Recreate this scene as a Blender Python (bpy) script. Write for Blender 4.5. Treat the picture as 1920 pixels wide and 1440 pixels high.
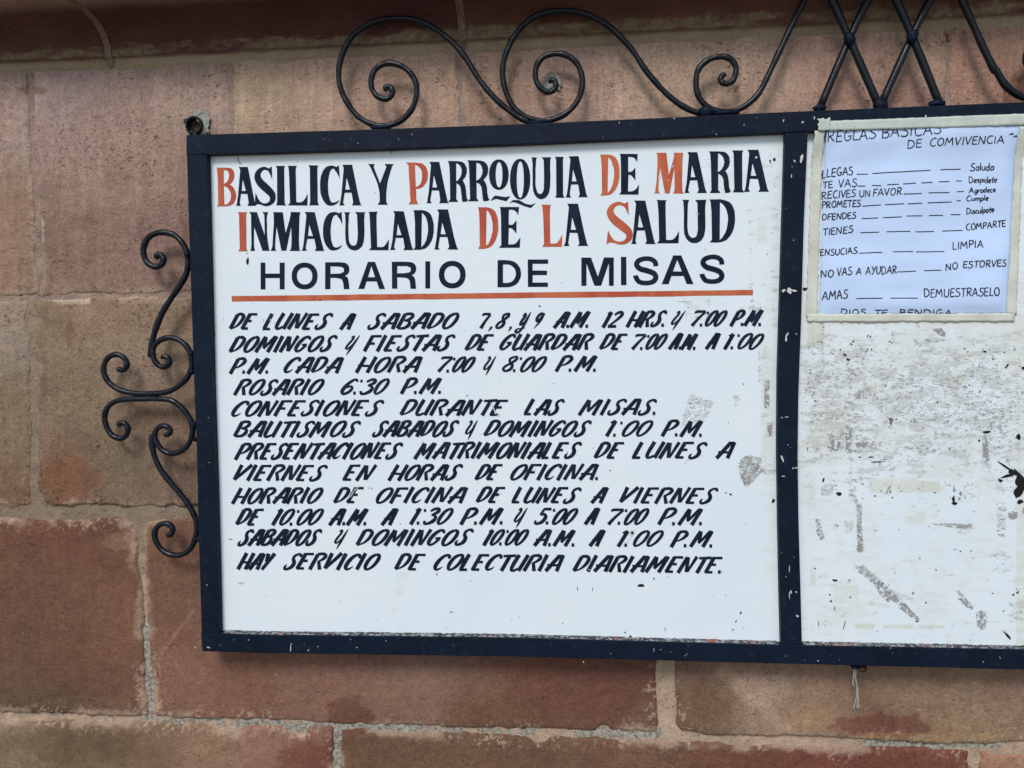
import bpy, math, random
import numpy as np
from mathutils import Vector, Matrix
from mathutils.geometry import tessellate_polygon

random.seed(7)
for o in list(bpy.data.objects): bpy.data.objects.remove(o)
S = bpy.context.scene
COL = S.collection

# ------------------------------------------------------------------ camera
F_PX, CX, CY = 1440.0, 960.0, 720.0          # focal length and centre, in units of a 1920 wide picture
DIST, EYE = 1.15, 1.55                        # metres from the wall, metres above the pavement
YAW, PITCH, ROLL = (math.radians(a) for a in (5.26886, -2.98690, -0.62268))
def camrot():
    cy, sy, cx, sx, cr, sr = math.cos(YAW), math.sin(YAW), math.cos(PITCH), math.sin(PITCH), math.cos(ROLL), math.sin(ROLL)
    Ry = np.array([[cy,0,sy],[0,1,0],[-sy,0,cy]]); Rx = np.array([[1,0,0],[0,cx,-sx],[0,sx,cx]])
    Rz = np.array([[cr,-sr,0],[sr,cr,0],[0,0,1]])
    return Ry @ Rx @ Rz
RC = camrot()
BASIS = np.array([[1,0,0],[0,0,-1],[0,1,0]])  # X right, Y up, Z out of the wall  ->  Blender axes
cam_d = bpy.data.cameras.new("camera"); cam = bpy.data.objects.new("camera", cam_d); COL.objects.link(cam)
M4 = Matrix((BASIS @ RC).tolist()).to_4x4(); M4.translation = Vector((0, -DIST, EYE))
cam.matrix_world = M4
cam_d.sensor_width = 36.0; cam_d.lens = 36.0 * F_PX / 1920.0
cam_d.clip_start = 0.01; cam_d.clip_end = 200.0
S.camera = cam

# ------------------------------------------------------------------ light
world = bpy.data.worlds.new("World"); S.world = world; world.use_nodes = True
wn = world.node_tree; bg = wn.nodes["Background"]
sky = wn.nodes.new("ShaderNodeTexSky"); sky.sky_type = 'NISHITA'; sky.sun_disc = False
SUN_EL, SUN_AZ = math.radians(46), math.radians(14)      # azimuth measured from straight in front of the wall
sky.sun_elevation = SUN_EL; sky.sun_rotation = math.pi + SUN_AZ
sky.air_density = 1.0; sky.dust_density = 1.0; sky.ozone_density = 1.0
wn.links.new(sky.outputs[0], bg.inputs[0]); bg.inputs[1].default_value = 0.115
sun_d = bpy.data.lights.new("sun", 'SUN'); sun = bpy.data.objects.new("sun", sun_d); COL.objects.link(sun)
sun_d.energy = 2.0; sun_d.angle = math.radians(20); sun_d.color = (1.0, 0.99, 0.97)
sdir = Vector((-math.sin(SUN_AZ) * math.cos(SUN_EL), -math.cos(SUN_AZ) * math.cos(SUN_EL), math.sin(SUN_EL)))
sun.rotation_euler = sdir.to_track_quat('Z', 'Y').to_euler()
S.view_settings.view_transform = 'Standard'; S.view_settings.look = 'None'
S.view_settings.gamma = 1.0; S.view_settings.use_curve_mapping = False
S.view_settings.exposure = 0.15

# ------------------------------------------------------------------ helpers
def un(u, v, dep=0.0):
    """where the sight line of a picture point meets the plane `dep` metres in front of the wall: (X, Z)"""
    d = RC @ np.array([(u - CX) / F_PX, -(v - CY) / F_PX, -1.0]); t = (DIST - dep) / -d[2]
    return float(d[0] * t), float(d[1] * t + EYE)
def un_np(u, v, dep=0.0):
    u = np.asarray(u, float); v = np.asarray(v, float)
    d = np.stack([(u - CX) / F_PX, -(v - CY) / F_PX, -np.ones_like(u)], -1) @ RC.T
    t = (DIST - dep) / -d[..., 2]
    return d[..., 0] * t, d[..., 1] * t + EYE
def to_px(X, Z, dep=0.0):
    d = np.stack([X, Z - EYE, np.zeros_like(X) - (DIST - dep)], -1) @ RC
    return CX + F_PX * d[..., 0] / -d[..., 2], CY - F_PX * d[..., 1] / -d[..., 2]
def W(u, v, dep=0.0):
    X, Z = un(u, v, dep); return (X, -dep, Z)

def lin(c):
    c = np.asarray(c, float) / 255.0
    return np.where(c <= 0.04045, c / 12.92, ((c + 0.055) / 1.055) ** 2.4)

def hash2(ix, iy, seed):
    h = (ix.astype(np.int64) * 374761393 + iy.astype(np.int64) * 668265263 + seed * 982451653) & 0xffffffff
    h = ((h ^ (h >> 13)) * 1274126177) & 0xffffffff
    return ((h ^ (h >> 16)) & 0xffff) / 65535.0
def vnoise(x, y, seed=0):
    ix = np.floor(x); iy = np.floor(y); fx = x - ix; fy = y - iy
    fx = fx * fx * (3 - 2 * fx); fy = fy * fy * (3 - 2 * fy)
    a = hash2(ix, iy, seed); b = hash2(ix + 1, iy, seed); c = hash2(ix, iy + 1, seed); d = hash2(ix + 1, iy + 1, seed)
    return (a * (1 - fx) + b * fx) * (1 - fy) + (c * (1 - fx) + d * fx) * fy
def fbm(x, y, seed=0, octv=4, gain=0.5):
    s = 0; a = 1.0; t = 0
    for i in range(octv):
        s = s + a * (vnoise(x * 2 ** i + 17.3 * i, y * 2 ** i + 5.1 * i, seed + i) * 2 - 1); t += a; a *= gain
    return s / t
def sstep(a, b, x):
    t = np.clip((x - a) / (b - a), 0, 1); return t * t * (3 - 2 * t)

def link(name, me, mat=None, parent=None):
    o = bpy.data.objects.new(name, me); COL.objects.link(o)
    if mat is not None and me is not None: me.materials.append(mat)
    if parent is not None: o.parent = parent
    return o
def obj(name, verts, faces, mat, parent=None, smooth=False):
    me = bpy.data.meshes.new(name); me.from_pydata([tuple(v) for v in verts], [], faces)
    me.validate(); me.update()
    if smooth:
        me.polygons.foreach_set('use_smooth', [True] * len(me.polygons))
    return link(name, me, mat, parent)
def thing(name, label, cat, loc=(0, 0, 0), group=None):
    o = bpy.data.objects.new(name, None); COL.objects.link(o); o.empty_display_size = 0.05
    o['label'] = label; o['category'] = cat
    if group: o['group'] = group
    return o
def grid_obj(name, X, Y, Z, mat, parent, attrs=None, colors=None):
    nz, nx = X.shape
    me = bpy.data.meshes.new(name)
    co = np.stack([X, Y, Z], -1).reshape(-1, 3).astype(np.float32)
    idx = np.arange(nx * nz).reshape(nz, nx)
    q = np.stack([idx[:-1, :-1], idx[:-1, 1:], idx[1:, 1:], idx[1:, :-1]], -1).reshape(-1, 4)
    if Z[0, 0] > Z[-1, 0]: q = q[:, ::-1]       # rows run downwards: keep the faces looking at the street
    me.vertices.add(len(co)); me.vertices.foreach_set('co', co.ravel())
    me.loops.add(q.size); me.loops.foreach_set('vertex_index', q.ravel().astype(np.int32))
    me.polygons.add(len(q)); me.polygons.foreach_set('loop_start', (np.arange(len(q)) * 4).astype(np.int32))
    me.polygons.foreach_set('loop_total', np.full(len(q), 4, np.int32))
    me.polygons.foreach_set('use_smooth', np.ones(len(q), bool))
    me.update(calc_edges=True)
    for k, a in (attrs or {}).items():
        at = me.attributes.new(k, 'FLOAT', 'POINT'); at.data.foreach_set('value', a.astype(np.float32).ravel())
    if colors is not None:
        at = me.attributes.new('Col', 'FLOAT_COLOR', 'POINT')
        at.data.foreach_set('color', np.concatenate([colors.reshape(-1, 3), np.ones((len(co), 1))], 1).astype(np.float32).ravel())
    return link(name, me, mat, parent)

# ------------------------------------------------------------------ materials
class NT:
    def __init__(s, name, rough=0.6, spec=0.3):
        s.m = bpy.data.materials.new(name); s.m.use_nodes = True; s.t = s.m.node_tree
        s.b = s.t.nodes['Principled BSDF']; s.b.inputs['Roughness'].default_value = rough
        s.b.inputs['Specular IOR Level'].default_value = spec
        s.pos = s.n('ShaderNodeNewGeometry').outputs['Position']
    def n(s, kind, **kw):
        nd = s.t.nodes.new(kind)
        for k, v in kw.items(): setattr(nd, k, v)
        return nd
    def put(s, sock, v):
        if isinstance(v, bpy.types.NodeSocket): s.t.links.new(v, sock)
        else:
            if hasattr(sock.default_value, '__len__') and len(sock.default_value) == 4 and len(v) == 3: v = (*v, 1)
            sock.default_value = v
    def mapped(s, scale):
        m = s.n('ShaderNodeMapping'); s.put(m.inputs['Vector'], s.pos); m.inputs['Scale'].default_value = scale
        return m.outputs[0]
    def noise(s, scale, detail=3, rough=0.55, vec=None, dist=0.0):
        nd = s.n('ShaderNodeTexNoise'); s.put(nd.inputs['Vector'], vec if vec is not None else s.pos)
        nd.inputs['Scale'].default_value = scale; nd.inputs['Detail'].default_value = detail
        nd.inputs['Roughness'].default_value = rough; nd.inputs['Distortion'].default_value = dist
        return nd.outputs['Fac']
    def ramp(s, v, a, b, lo=0.0, hi=1.0):
        nd = s.n('ShaderNodeMapRange', clamp=True); s.put(nd.inputs[0], v)
        for i, x in enumerate((a, b, lo, hi)): nd.inputs[i + 1].default_value = x
        return nd.outputs[0]
    def math(s, op, a, b=0.0):
        nd = s.n('ShaderNodeMath', operation=op); s.put(nd.inputs[0], a); s.put(nd.inputs[1], b); return nd.outputs[0]
    def mix(s, fac, a, b, mode='MIX'):
        nd = s.n('ShaderNodeMix', data_type='RGBA', blend_type=mode)
        s.put(nd.inputs[0], fac); s.put(nd.inputs[6], a); s.put(nd.inputs[7], b); return nd.outputs[2]
    def scale(s, colr, fac):
        nd = s.n('ShaderNodeVectorMath', operation='SCALE'); s.put(nd.inputs[0], colr); s.put(nd.inputs['Scale'], fac); return nd.outputs[0]
    def attr(s, name, out='Fac'):
        nd = s.n('ShaderNodeAttribute', attribute_name=name); return nd.outputs[out]
    def bump(s, h, strength, dist, prev=None):
        nd = s.n('ShaderNodeBump'); s.put(nd.inputs['Height'], h)
        nd.inputs['Strength'].default_value = strength; nd.inputs['Distance'].default_value = dist
        if prev is not None: s.put(nd.inputs['Normal'], prev)
        return nd.outputs[0]
    def done(s, col, normal=None, rough=None):
        s.put(s.b.inputs['Base Color'], col)
        if normal is not None: s.put(s.b.inputs['Normal'], normal)
        if rough is not None: s.put(s.b.inputs['Roughness'], rough)
        return s.m

def stone_mat(name, pits=1.0, streaks=1.0):
    t = NT(name, 0.85, 0.2)
    c = t.attr('Col', 'Color')
    c = t.scale(c, t.ramp(t.noise(9, 5, 0.6, dist=0.6), 0.3, 0.7, 0.92, 1.08))
    c = t.scale(c, t.ramp(t.noise(85, 5, 0.7, dist=0.4), 0.3, 0.7, 0.86, 1.14))
    c = t.scale(c, t.ramp(t.noise(380, 3, 0.65), 0.3, 0.7, 0.76, 1.24))
    c = t.scale(c, t.ramp(t.noise(1.0, 3, 0.6, t.mapped((46, 46, 5))), 0.3, 0.7, 1 - 0.07 * streaks, 1 + 0.07 * streaks))
    c = t.scale(c, t.ramp(t.noise(1.0, 4, 0.65, t.mapped((170, 170, 14))), 0.3, 0.7, 1 - 0.09 * streaks, 1 + 0.09 * streaks))
    # tint drifts between greyer and redder stone
    c = t.mix(t.ramp(t.noise(16, 4, 0.6, t.mapped((1, 1, 0.6))), 0.45, 0.75, 0, 0.30), c, t.mix(1.0, c, (1.10, 0.92, 0.88), 'MULTIPLY'))
    area = t.ramp(t.noise(11, 3, 0.6), 0.42, 0.62, 0.0, 1.0)
    p1 = t.noise(1.0, 3, 0.6, t.mapped((150, 150, 230)))
    pit = t.math('MULTIPLY', t.ramp(p1, 0.60, 0.665), area)
    p2 = t.noise(330, 2, 0.5); pin = t.ramp(p2, 0.69, 0.735)
    pitall = t.math('MAXIMUM', t.math('MULTIPLY', pit, pits), t.math('MULTIPLY', pin, 0.8))
    c = t.mix(t.math('MULTIPLY', pitall, 0.95), c, t.mix(1.0, c, (0.42, 0.36, 0.30), 'MULTIPLY'))
    fl = t.math('MULTIPLY', t.ramp(t.noise(210, 3, 0.6, dist=0.8), 0.645, 0.70), t.ramp(t.noise(14, 2, 0.5), 0.47, 0.6))
    c = t.mix(t.math('MULTIPLY', fl, 0.55 * pits), c, (0.50, 0.40, 0.31))
    n = t.bump(t.noise(26, 6, 0.7), 0.7, 0.006)
    n = t.bump(t.noise(230, 4, 0.65), 0.7, 0.0018, n)
    n = t.bump(t.math('SUBTRACT', 1.0, pitall), 0.55 * pits, 0.002, n)
    n = t.bump(fl, 0.4, 0.001, n)
    return t.done(c, n)
M_STONE = stone_mat('worn_sandstone', 1.0, 1.0)
M_STONE_LOW = stone_mat('red_sandstone', 0.6, 0.5)

def mortar_mat():
    t = NT('lime_mortar', 0.9, 0.15)
    c = t.attr('Col', 'Color'); cem = t.attr('cement')
    c = t.scale(c, t.ramp(t.noise(45, 5, 0.65), 0.3, 0.7, 0.82, 1.16))
    c = t.scale(c, t.ramp(t.noise(500, 2, 0.6), 0.3, 0.7, 0.85, 1.13))
    gr = t.scale((1, 1, 1), t.ramp(t.noise(150, 6, 0.8), 0.42, 0.57, 0.22, 1.15))
    sp = t.mix(1.0, (0.36, 0.375, 0.325), gr, 'MULTIPLY')
    m = t.ramp(t.math('ADD', cem, t.math('MULTIPLY', t.math('SUBTRACT', t.noise(42, 5, 0.7), 0.5), 2.6)), 0.5, 0.62, 0, 0.7)
    c = t.mix(m, c, sp)
    ck = t.ramp(t.noise(1.0, 5, 0.7, t.mapped((90, 90, 120)), 1.5), 0.60, 0.66)
    c = t.mix(t.math('MULTIPLY', ck, 0.55), c, (0.10, 0.08, 0.06))
    n = t.bump(t.noise(70, 4, 0.6), 0.7, 0.004); n = t.bump(t.noise(300, 3, 0.6), 0.7, 0.002, n); n = t.bump(ck, 0.6, -0.002, n)
    return t.done(c, n)
M_MORTAR = mortar_mat()

def cove_mat():
    t = NT('grimy_shaded_cornice_stone', 0.85, 0.15)
    c = t.attr('Col', 'Color')
    c = t.scale(c, t.ramp(t.noise(1.0, 5, 0.65, t.mapped((10, 10, 26))), 0.3, 0.7, 0.8, 1.22))
    c = t.scale(c, t.ramp(t.noise(240, 2, 0.6), 0.3, 0.7, 0.87, 1.13))
    e = t.ramp(t.math('ADD', t.attr('ochre'), t.math('MULTIPLY', t.math('SUBTRACT', t.noise(1.0, 5, 0.7, t.mapped((26, 60, 90))), 0.5), 1.1)), 0.4, 0.62)
    c = t.mix(e, c, t.scale((0.205, 0.145, 0.09), t.ramp(t.noise(90, 5, 0.7), 0.3, 0.7, 0.5, 1.35)))
    sp = t.ramp(t.noise(170, 3, 0.6), 0.69, 0.74)
    c = t.mix(t.math('MULTIPLY', sp, 0.45), c, (0.26, 0.20, 0.15))
    n = t.bump(t.noise(1.0, 5, 0.6, t.mapped((22, 40, 60))), 0.5, 0.004); n = t.bump(t.noise(260, 3), 0.4, 0.001, n)
    return t.done(c, n)
M_COVE = cove_mat()

def plain(name, col, rough=0.5, spec=0.4, var=0.1, sc=40, bump=0.0):
    t = NT(name, rough, spec)
    c = t.scale(tuple(col), t.ramp(t.noise(sc, 4, 0.6), 0.3, 0.7, 1 - var, 1 + var))
    return t.done(c, t.bump(t.noise(sc * 4, 3), bump, 0.001) if bump else None)

def frame_mat():
    t = NT('navy_gloss_paint', 0.5, 0.12)
    c = t.scale((0.0045, 0.0100, 0.022), t.ramp(t.noise(14, 4, 0.6), 0.3, 0.7, 0.75, 1.3))
    dust = t.ramp(t.noise(90, 5, 0.7), 0.55, 0.8, 0, 0.10)
    c = t.mix(dust, c, (0.22, 0.24, 0.26))
    ch = t.math('MULTIPLY', t.ramp(t.noise(150, 3, 0.6), 0.745, 0.765), t.ramp(t.noise(7, 2), 0.5, 0.6))
    c = t.mix(ch, c, (0.55, 0.57, 0.55))
    return t.done(c, t.bump(t.noise(60, 4), 0.25, 0.0015), t.ramp(t.noise(30, 3), 0.3, 0.7, 0.45, 0.62))
M_FRAME = frame_mat()
def iron_mat():
    t = NT('black_painted_iron', 0.3, 0.3)
    c = t.scale((0.006, 0.0085, 0.0125), t.ramp(t.noise(25, 4, 0.6), 0.3, 0.7, 0.7, 1.4))
    c = t.mix(t.ramp(t.noise(120, 4, 0.7), 0.6, 0.8, 0, 0.18), c, (0.16, 0.13, 0.11))
    return t.done(c, t.bump(t.noise(150, 3), 0.25, 0.001), t.ramp(t.noise(40, 3), 0.3, 0.7, 0.24, 0.42))
M_IRON = iron_mat()
M_RUST = plain('rusted_steel', (0.045, 0.024, 0.016), 0.8, 0.3, 0.5, 200, 0.5)

def letter_mat(name, c1, c2, sc, rough):
    t = NT(name, rough, 0.1)
    c = t.mix(t.ramp(t.noise(1.0, 3, 0.6, t.mapped((sc, sc, sc * 0.35))), 0.38, 0.62), c1, c2)
    ch = t.ramp(t.noise(260, 3, 0.65), 0.735, 0.76)
    c = t.mix(ch, c, (0.55, 0.6, 0.62))
    return t.done(c)
M_NAVY = letter_mat('navy_sign_enamel', (0.0060, 0.0115, 0.0245), (0.011, 0.020, 0.040), 60, 0.6)
M_RED = letter_mat('vermilion_sign_enamel', (0.45, 0.085, 0.052), (0.54, 0.150, 0.065), 34, 0.6)

def board_mat():
    t = NT('white_board_paint', 0.45, 0.3)
    base = t.mix(t.ramp(t.noise(3.5, 4, 0.6), 0.35, 0.65), (0.735, 0.805, 0.83), (0.77, 0.83, 0.85))
    base = t.scale(base, t.ramp(t.noise(1.0, 3, 0.6, t.mapped((9, 9, 260))), 0.3, 0.7, 0.988, 1.01))
    cream = t.attr('cream'); grey = t.attr('grey'); dark = t.attr('dark'); edge = t.attr('edge')
    nz = t.noise(1.0, 8, 0.74, t.mapped((38, 38, 95)), 0.3); nf = t.noise(1.0, 6, 0.78, t.mapped((150, 150, 280)), 0.5); nv = t.noise(1.0, 5, 0.7, t.mapped((150, 150, 70)))
    h = lambda f, k: t.math('MULTIPLY', t.math('SUBTRACT', f, 0.5), k)
    mc = t.ramp(t.math('ADD', cream, h(nz, 1.5)), 0.22, 0.80, 0, 0.75)
    c = t.mix(mc, base, (0.62, 0.62, 0.50))
    film = t.ramp(t.math('ADD', grey, h(nz, 3.2)), 0.58, 0.62, 0, 0.42)        # remains of glue film
    c = t.mix(film, c, (0.44, 0.45, 0.43))
    mg = t.ramp(t.math('ADD', grey, h(nf, 3.8)), 0.78, 0.84, 0, 0.85)
    c = t.mix(mg, c, t.scale((0.28, 0.27, 0.25), t.ramp(t.noise(240, 2), 0.3, 0.7, 0.8, 1.25)))
    md = t.ramp(t.math('ADD', dark, h(nv, 4.0)), 0.82, 0.88, 0, 0.85)
    c = t.mix(md, c, (0.075, 0.068, 0.06))
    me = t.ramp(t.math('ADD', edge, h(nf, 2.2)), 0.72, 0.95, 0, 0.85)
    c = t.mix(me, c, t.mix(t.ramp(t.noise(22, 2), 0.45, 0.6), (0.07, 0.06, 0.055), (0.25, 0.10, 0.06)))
    n = t.bump(t.noise(1.0, 3, 0.6, t.mapped((16, 16, 420))), 0.10, 0.0006)
    n = t.bump(mg, 0.25, -0.0005, n); n = t.bump(t.noise(3, 3), 0.2, 0.004, n)
    return t.done(c, n, t.ramp(t.math('ADD', mg, mc), 0, 1, 0.38, 0.7))
M_BOARD = board_mat()
M_FILM = None
def film_mat():
    t = NT('grey_glue_residue', 0.8, 0.2)
    c = t.scale((0.30, 0.295, 0.28), t.ramp(t.noise(260, 3, 0.7), 0.3, 0.7, 0.7, 1.4))
    c = t.mix(t.ramp(t.noise(150, 5, 0.72), 0.53, 0.56, 0, 0.95), c, (0.72, 0.78, 0.80))
    return t.done(c, t.bump(t.noise(200, 3), 0.4, 0.0008))
M_FILM = film_mat()
M_BLACK = plain('bare_dark_chip', (0.012, 0.012, 0.014), 0.7, 0.2, 0.3, 200)
M_WHITECHIP = plain('pale_paint_fleck', (0.56, 0.58, 0.54), 0.7, 0.2, 0.25, 300)
M_LIME = plain('lime_wash_splash', (0.31, 0.31, 0.27), 0.9, 0.1, 0.5, 130, 0.4)
def paper_mat():
    t = NT('white_writing_paper', 0.75, 0.2)
    c = t.scale((0.565, 0.70, 0.93), t.ramp(t.noise(9, 4), 0.3, 0.7, 0.97, 1.03))
    return t.done(c, t.bump(t.noise(14, 3), 0.15, 0.004))
M_PAPER = paper_mat()
M_INK = plain('black_marker_ink', (0.012, 0.014, 0.03), 0.55, 0.3, 0.2, 100)
def tape_mat(name, col, var):
    t = NT(name, 0.55, 0.3)
    c = t.scale(col, t.ramp(t.noise(26, 5, 0.65), 0.3, 0.7, 1 - var, 1 + var))
    c = t.mix(t.ramp(t.noise(1.0, 4, 0.7, t.mapped((120, 120, 30))), 0.6, 0.75, 0, 0.35), c, (0.36, 0.35, 0.30))
    return t.done(c, t.bump(t.noise(1.0, 4, 0.6, t.mapped((30, 30, 90))), 0.35, 0.002))
M_TAPE_TOP = tape_mat('grey_green_old_tape', (0.53, 0.57, 0.50), 0.14)
M_TAPE = tape_mat('cream_old_tape', (0.62, 0.63, 0.53), 0.15)
M_STRING = plain('frayed_white_string', (0.52, 0.50, 0.46), 0.9, 0.1, 0.15, 300)
def ground_mat():
    t = NT('worn_paving_concrete', 0.9, 0.2)
    c = t.mix(t.noise(3, 5, 0.65), (0.17, 0.155, 0.14), (0.25, 0.23, 0.205))
    return t.done(t.scale(c, t.ramp(t.noise(60, 4), 0.3, 0.7, 0.85, 1.15)), t.bump(t.noise(90, 4), 0.5, 0.004))
M_GROUND = ground_mat()

# ------------------------------------------------------------------ pavement
g = obj('pavement', [(-30, -40, 0), (30, -40, 0), (30, 0.4, 0), (-30, 0.4, 0)], [(0, 1, 2, 3)], M_GROUND); g['kind'] = 'structure'

# ------------------------------------------------------------------ wall
wall = thing('stone_wall', 'weathered pinkish brown sandstone block wall with mortar joints behind the notice board', 'wall')
YB = lambda x: 133 - 0.0475 * x            # lower edge of the cornice bead, picture units
Y1 = lambda x: 559 - 0.0206 * x
Y2 = lambda x: 958 + 0.0055 * x
Y3 = lambda x: 1339 + 0.0335 * x
Y4 = lambda x: 1735 + 0.057 * x
Y5 = lambda x: 2150 + 0.085 * x
ROWS = [YB, Y1, Y2, Y3, Y4, Y5]

CP = {  # colour readings of the stones (x, y, r, g, b)
 0: [(30,200,150,128,118),(30,450,138,110,90),(120,180,150,128,124),(200,250,146,121,110),(250,350,138,112,100),(150,450,128,101,86),(300,450,128,102,92),
     (380,180,150,128,116),(470,180,156,135,112),(600,150,160,134,116),(700,180,158,130,114),(900,160,152,124,108),(1100,150,158,130,116),
     (1250,120,160,137,118),(1400,150,158,132,116),(1600,150,150,121,107),(1750,130,158,130,113),(1850,120,150,116,100),(1700,180,140,108,96)],
 1: [(30,620,128,109,96),(30,800,118,95,72),(30,920,110,83,62),(150,620,126,100,80),(150,750,116,93,74),(250,680,126,101,84),(120,900,110,80,60),
     (250,880,110,90,72),(330,760,120,96,80),(350,900,106,81,68),(700,800,120,98,80),(1600,800,125,100,84)],
 2: [(100,1000,108,67,52),(60,1100,106,71,55),(150,1250,108,70,54),(240,1200,116,78,60),(100,1310,94,70,56),
     (320,1100,114,78,62),(330,1280,128,87,71),(450,1270,120,80,64),(600,1270,124,87,73),(800,1260,121,88,76),(760,1310,128,91,77),(930,1330,106,77,61),(1000,1290,112,68,56),
     (1150,1300,100,60,50),(1230,1340,104,72,58),(1300,1300,112,86,70),(1420,1270,130,103,88),(1450,1340,138,113,98),(1550,1310,134,104,84),(1700,1310,132,104,86),
     (1850,1300,134,106,88),(1650,1355,112,76,62),(1500,1365,138,108,84),(1780,1370,136,108,82)],
 3: [(50,1390,122,103,84),(150,1410,106,86,67),(270,1400,110,88,69),(400,1400,134,104,84),(500,1390,138,104,88),(560,1400,124,88,74),(600,1425,108,70,58),
     (700,1400,102,74,58),(850,1420,103,77,60),(1000,1420,101,75,59),(1200,1430,105,77,61),(1400,1420,103,66,52),(1550,1430,103,58,48),(1750,1425,107,62,50),
     (1870,1420,140,104,84),(900,1600,112,82,66)],
}
CP[4] = [(a, b + 400, *c) for a, b, *c in CP[3]]
HARD = {}   # stones whose readings must not bleed into a neighbour: (row, x0, x1)
CELLS = {   # vertical joints of each course: (x at its top, x at its bottom)
 0: [(-900,-900),(-400,-385),(58,79),(433,452),(860,888),(1776,1768),(2260,2240),(2900,2870),(3500,3460)],
 1: [(-900,-900),(-450,-430),(60,70),(720,722),(1330,1326),(1980,1962),(2600,2560),(3500,3460)],
 2: [(-900,-900),(-330,-305),(262,286),(1246,1252),(2080,2064),(2800,2770),(3500,3460)],
 3: [(-900,-900),(-160,-130),(631,638),(1826,1832),(2600,2580),(3500,3460)],
 4: [(-900,-900),(220,240),(1210,1220),(2200,2190),(3500,3460)],
}
JW = {0: (2.6, 3.5), 1: (5, 10), 2: (5.5, 5.2), 3: (6.5, 9), 4: (7, 8)}   # half widths in mm: side joints, base joint
STAINS = [  # shape of its own: x, y, rx, ry, strength (multiplies), colour
 (655,1338,58,34,0.5,(92,58,48)),(960,1338,130,44,0.30,(98,66,52)),(1660,1362,120,26,0.5,(104,62,52)),(590,1432,80,50,0.45,(100,62,56)),
 (140,1395,150,34,0.30,(84,70,54)),(1370,1400,60,60,0.0,(0,0,0)),(1325,1335,75,75,0.35,(100,76,58)),
 (135,625,12,22,0.35,(96,66,46)),(130,895,60,50,0.35,(104,64,44)),(40,940,70,24,0.25,(98,68,48)),
 (60,1330,90,16,0.3,(82,62,50)),(330,475,26,12,0.3,(92,72,66)),(160,420,22,14,0.3,(104,80,72)),(360,440,18,30,0.3,(100,74,60)),
 (1430,1290,60,46,0.35,(160,136,122)),(1500,1345,60,22,0.25,(156,120,88)),(1720,1380,180,10,0.35,(150,122,90)),(1905,170,30,40,0.45,(100,68,54)),
 (60,170,34,10,0.4,(96,74,56)),(860,190,22,60,0.35,(168,136,118)),(450,170,16,60,0.30,(170,150,128)),(300,790,60,30,0.35,(96,72,58)),
 (1010,100,60,30,0.15,(170,140,120)),(1300,60,50,30,0.2,(172,150,128)),(80,690,14,90,0.35,(98,84,70)),(66,740,9,70,0.3,(90,72,56)),
 (225,650,240,26,0.15,(140,120,98)),
 (136,563,42,9,0.5,(168,148,132)),(78,440,8,32,0.7,(166,150,140)),(230,556,60,6,0.45,(166,148,132)),(75,510,14,24,0.35,(150,126,104)),(60,150,10,26,0.55,(112,84,64)),(430,140,9,34,0.4,(172,156,140)),(448,210,10,60,0.35,(150,132,112)),(250,1010,46,26,0.35,(140,110,90)),(262,1050,20,40,0.3,(150,124,104)),
]
DS = [0.14, 0.14, 0.19, 0.17, 0.17]
def stone_colour(row, PX, PY, x0, x1):
    pts = [p for p in CP[row] if x0 - 10 <= p[0] <= x1 + 10] or CP[row]
    num = np.zeros(PX.shape + (3,)); den = np.zeros(PX.shape)
    for p in pts:
        w = 1.0 / (((PX - p[0]) ** 2 + ((PY - p[1]) * 1.3) ** 2) / 60.0 ** 2 + 0.35) ** 1.6
        rd = lin(p[2:5]); rd = rd * (1 - DS[row]) + DS[row] * (rd @ [0.3, 0.59, 0.11]); num += w[..., None] * rd; den += w
    c = num / den[..., None]
    wob = fbm(PX / 30, PY / 30, 31, 6, 0.65); wob2 = fbm(PX / 70, PY / 70, 44, 3)
    for ax, ay, bx, by, w, s, rgb in ((1345,1248,1485,1372,20,.40,(160,134,120)),(368,1140,322,1200,5,.5,(146,110,94)),(322,1200,286,1252,5,.5,(146,110,94)),(545,1440,640,1378,30,.3,(104,64,54))):
        if x0 - 10 < ax < x1 + 10:
            L = math.hypot(bx - ax, by - ay); ux, uy = (bx - ax) / L, (by - ay) / L; tt = (PX - ax) * ux + (PY - ay) * uy; nn_ = np.abs((PY - ay) * ux - (PX - ax) * uy)
            k = s * sstep(-6, 6, tt) * sstep(-6, 6, L - tt) * (1 - sstep(0.3, 1.0, nn_ / w + 0.5 * wob)); c = c * (1 - k[..., None]) + lin(rgb) * k[..., None]
    for x, y, rx, ry, s, rgb in STAINS:
        if s == 0 or not (x0 - 40 < x < x1 + 40): continue
        d = np.sqrt(((PX - x) / rx) ** 2 + ((PY - y) / ry) ** 2) + 0.75 * wob
        k = s * 1.35 * (1 - sstep(0.70, 1.0, d)); c = c * (1 - k[..., None]) + lin(rgb) * k[..., None]
    crisp = fbm(PX / 7, PY / 7, 57, 3, 0.7); vert = fbm(PX / 9, PY / 70, 67, 4, 0.6)
    blot = sstep(0.12, 0.22, fbm(PX / 45, PY / 38, 97, 6, 0.65))
    c = c * (1 - 0.07 * blot[..., None])
    return c * (1 + 0.10 * wob2 + 0.10 * crisp + (0.10 if row == 0 else 0.04) * vert)[..., None]

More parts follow.
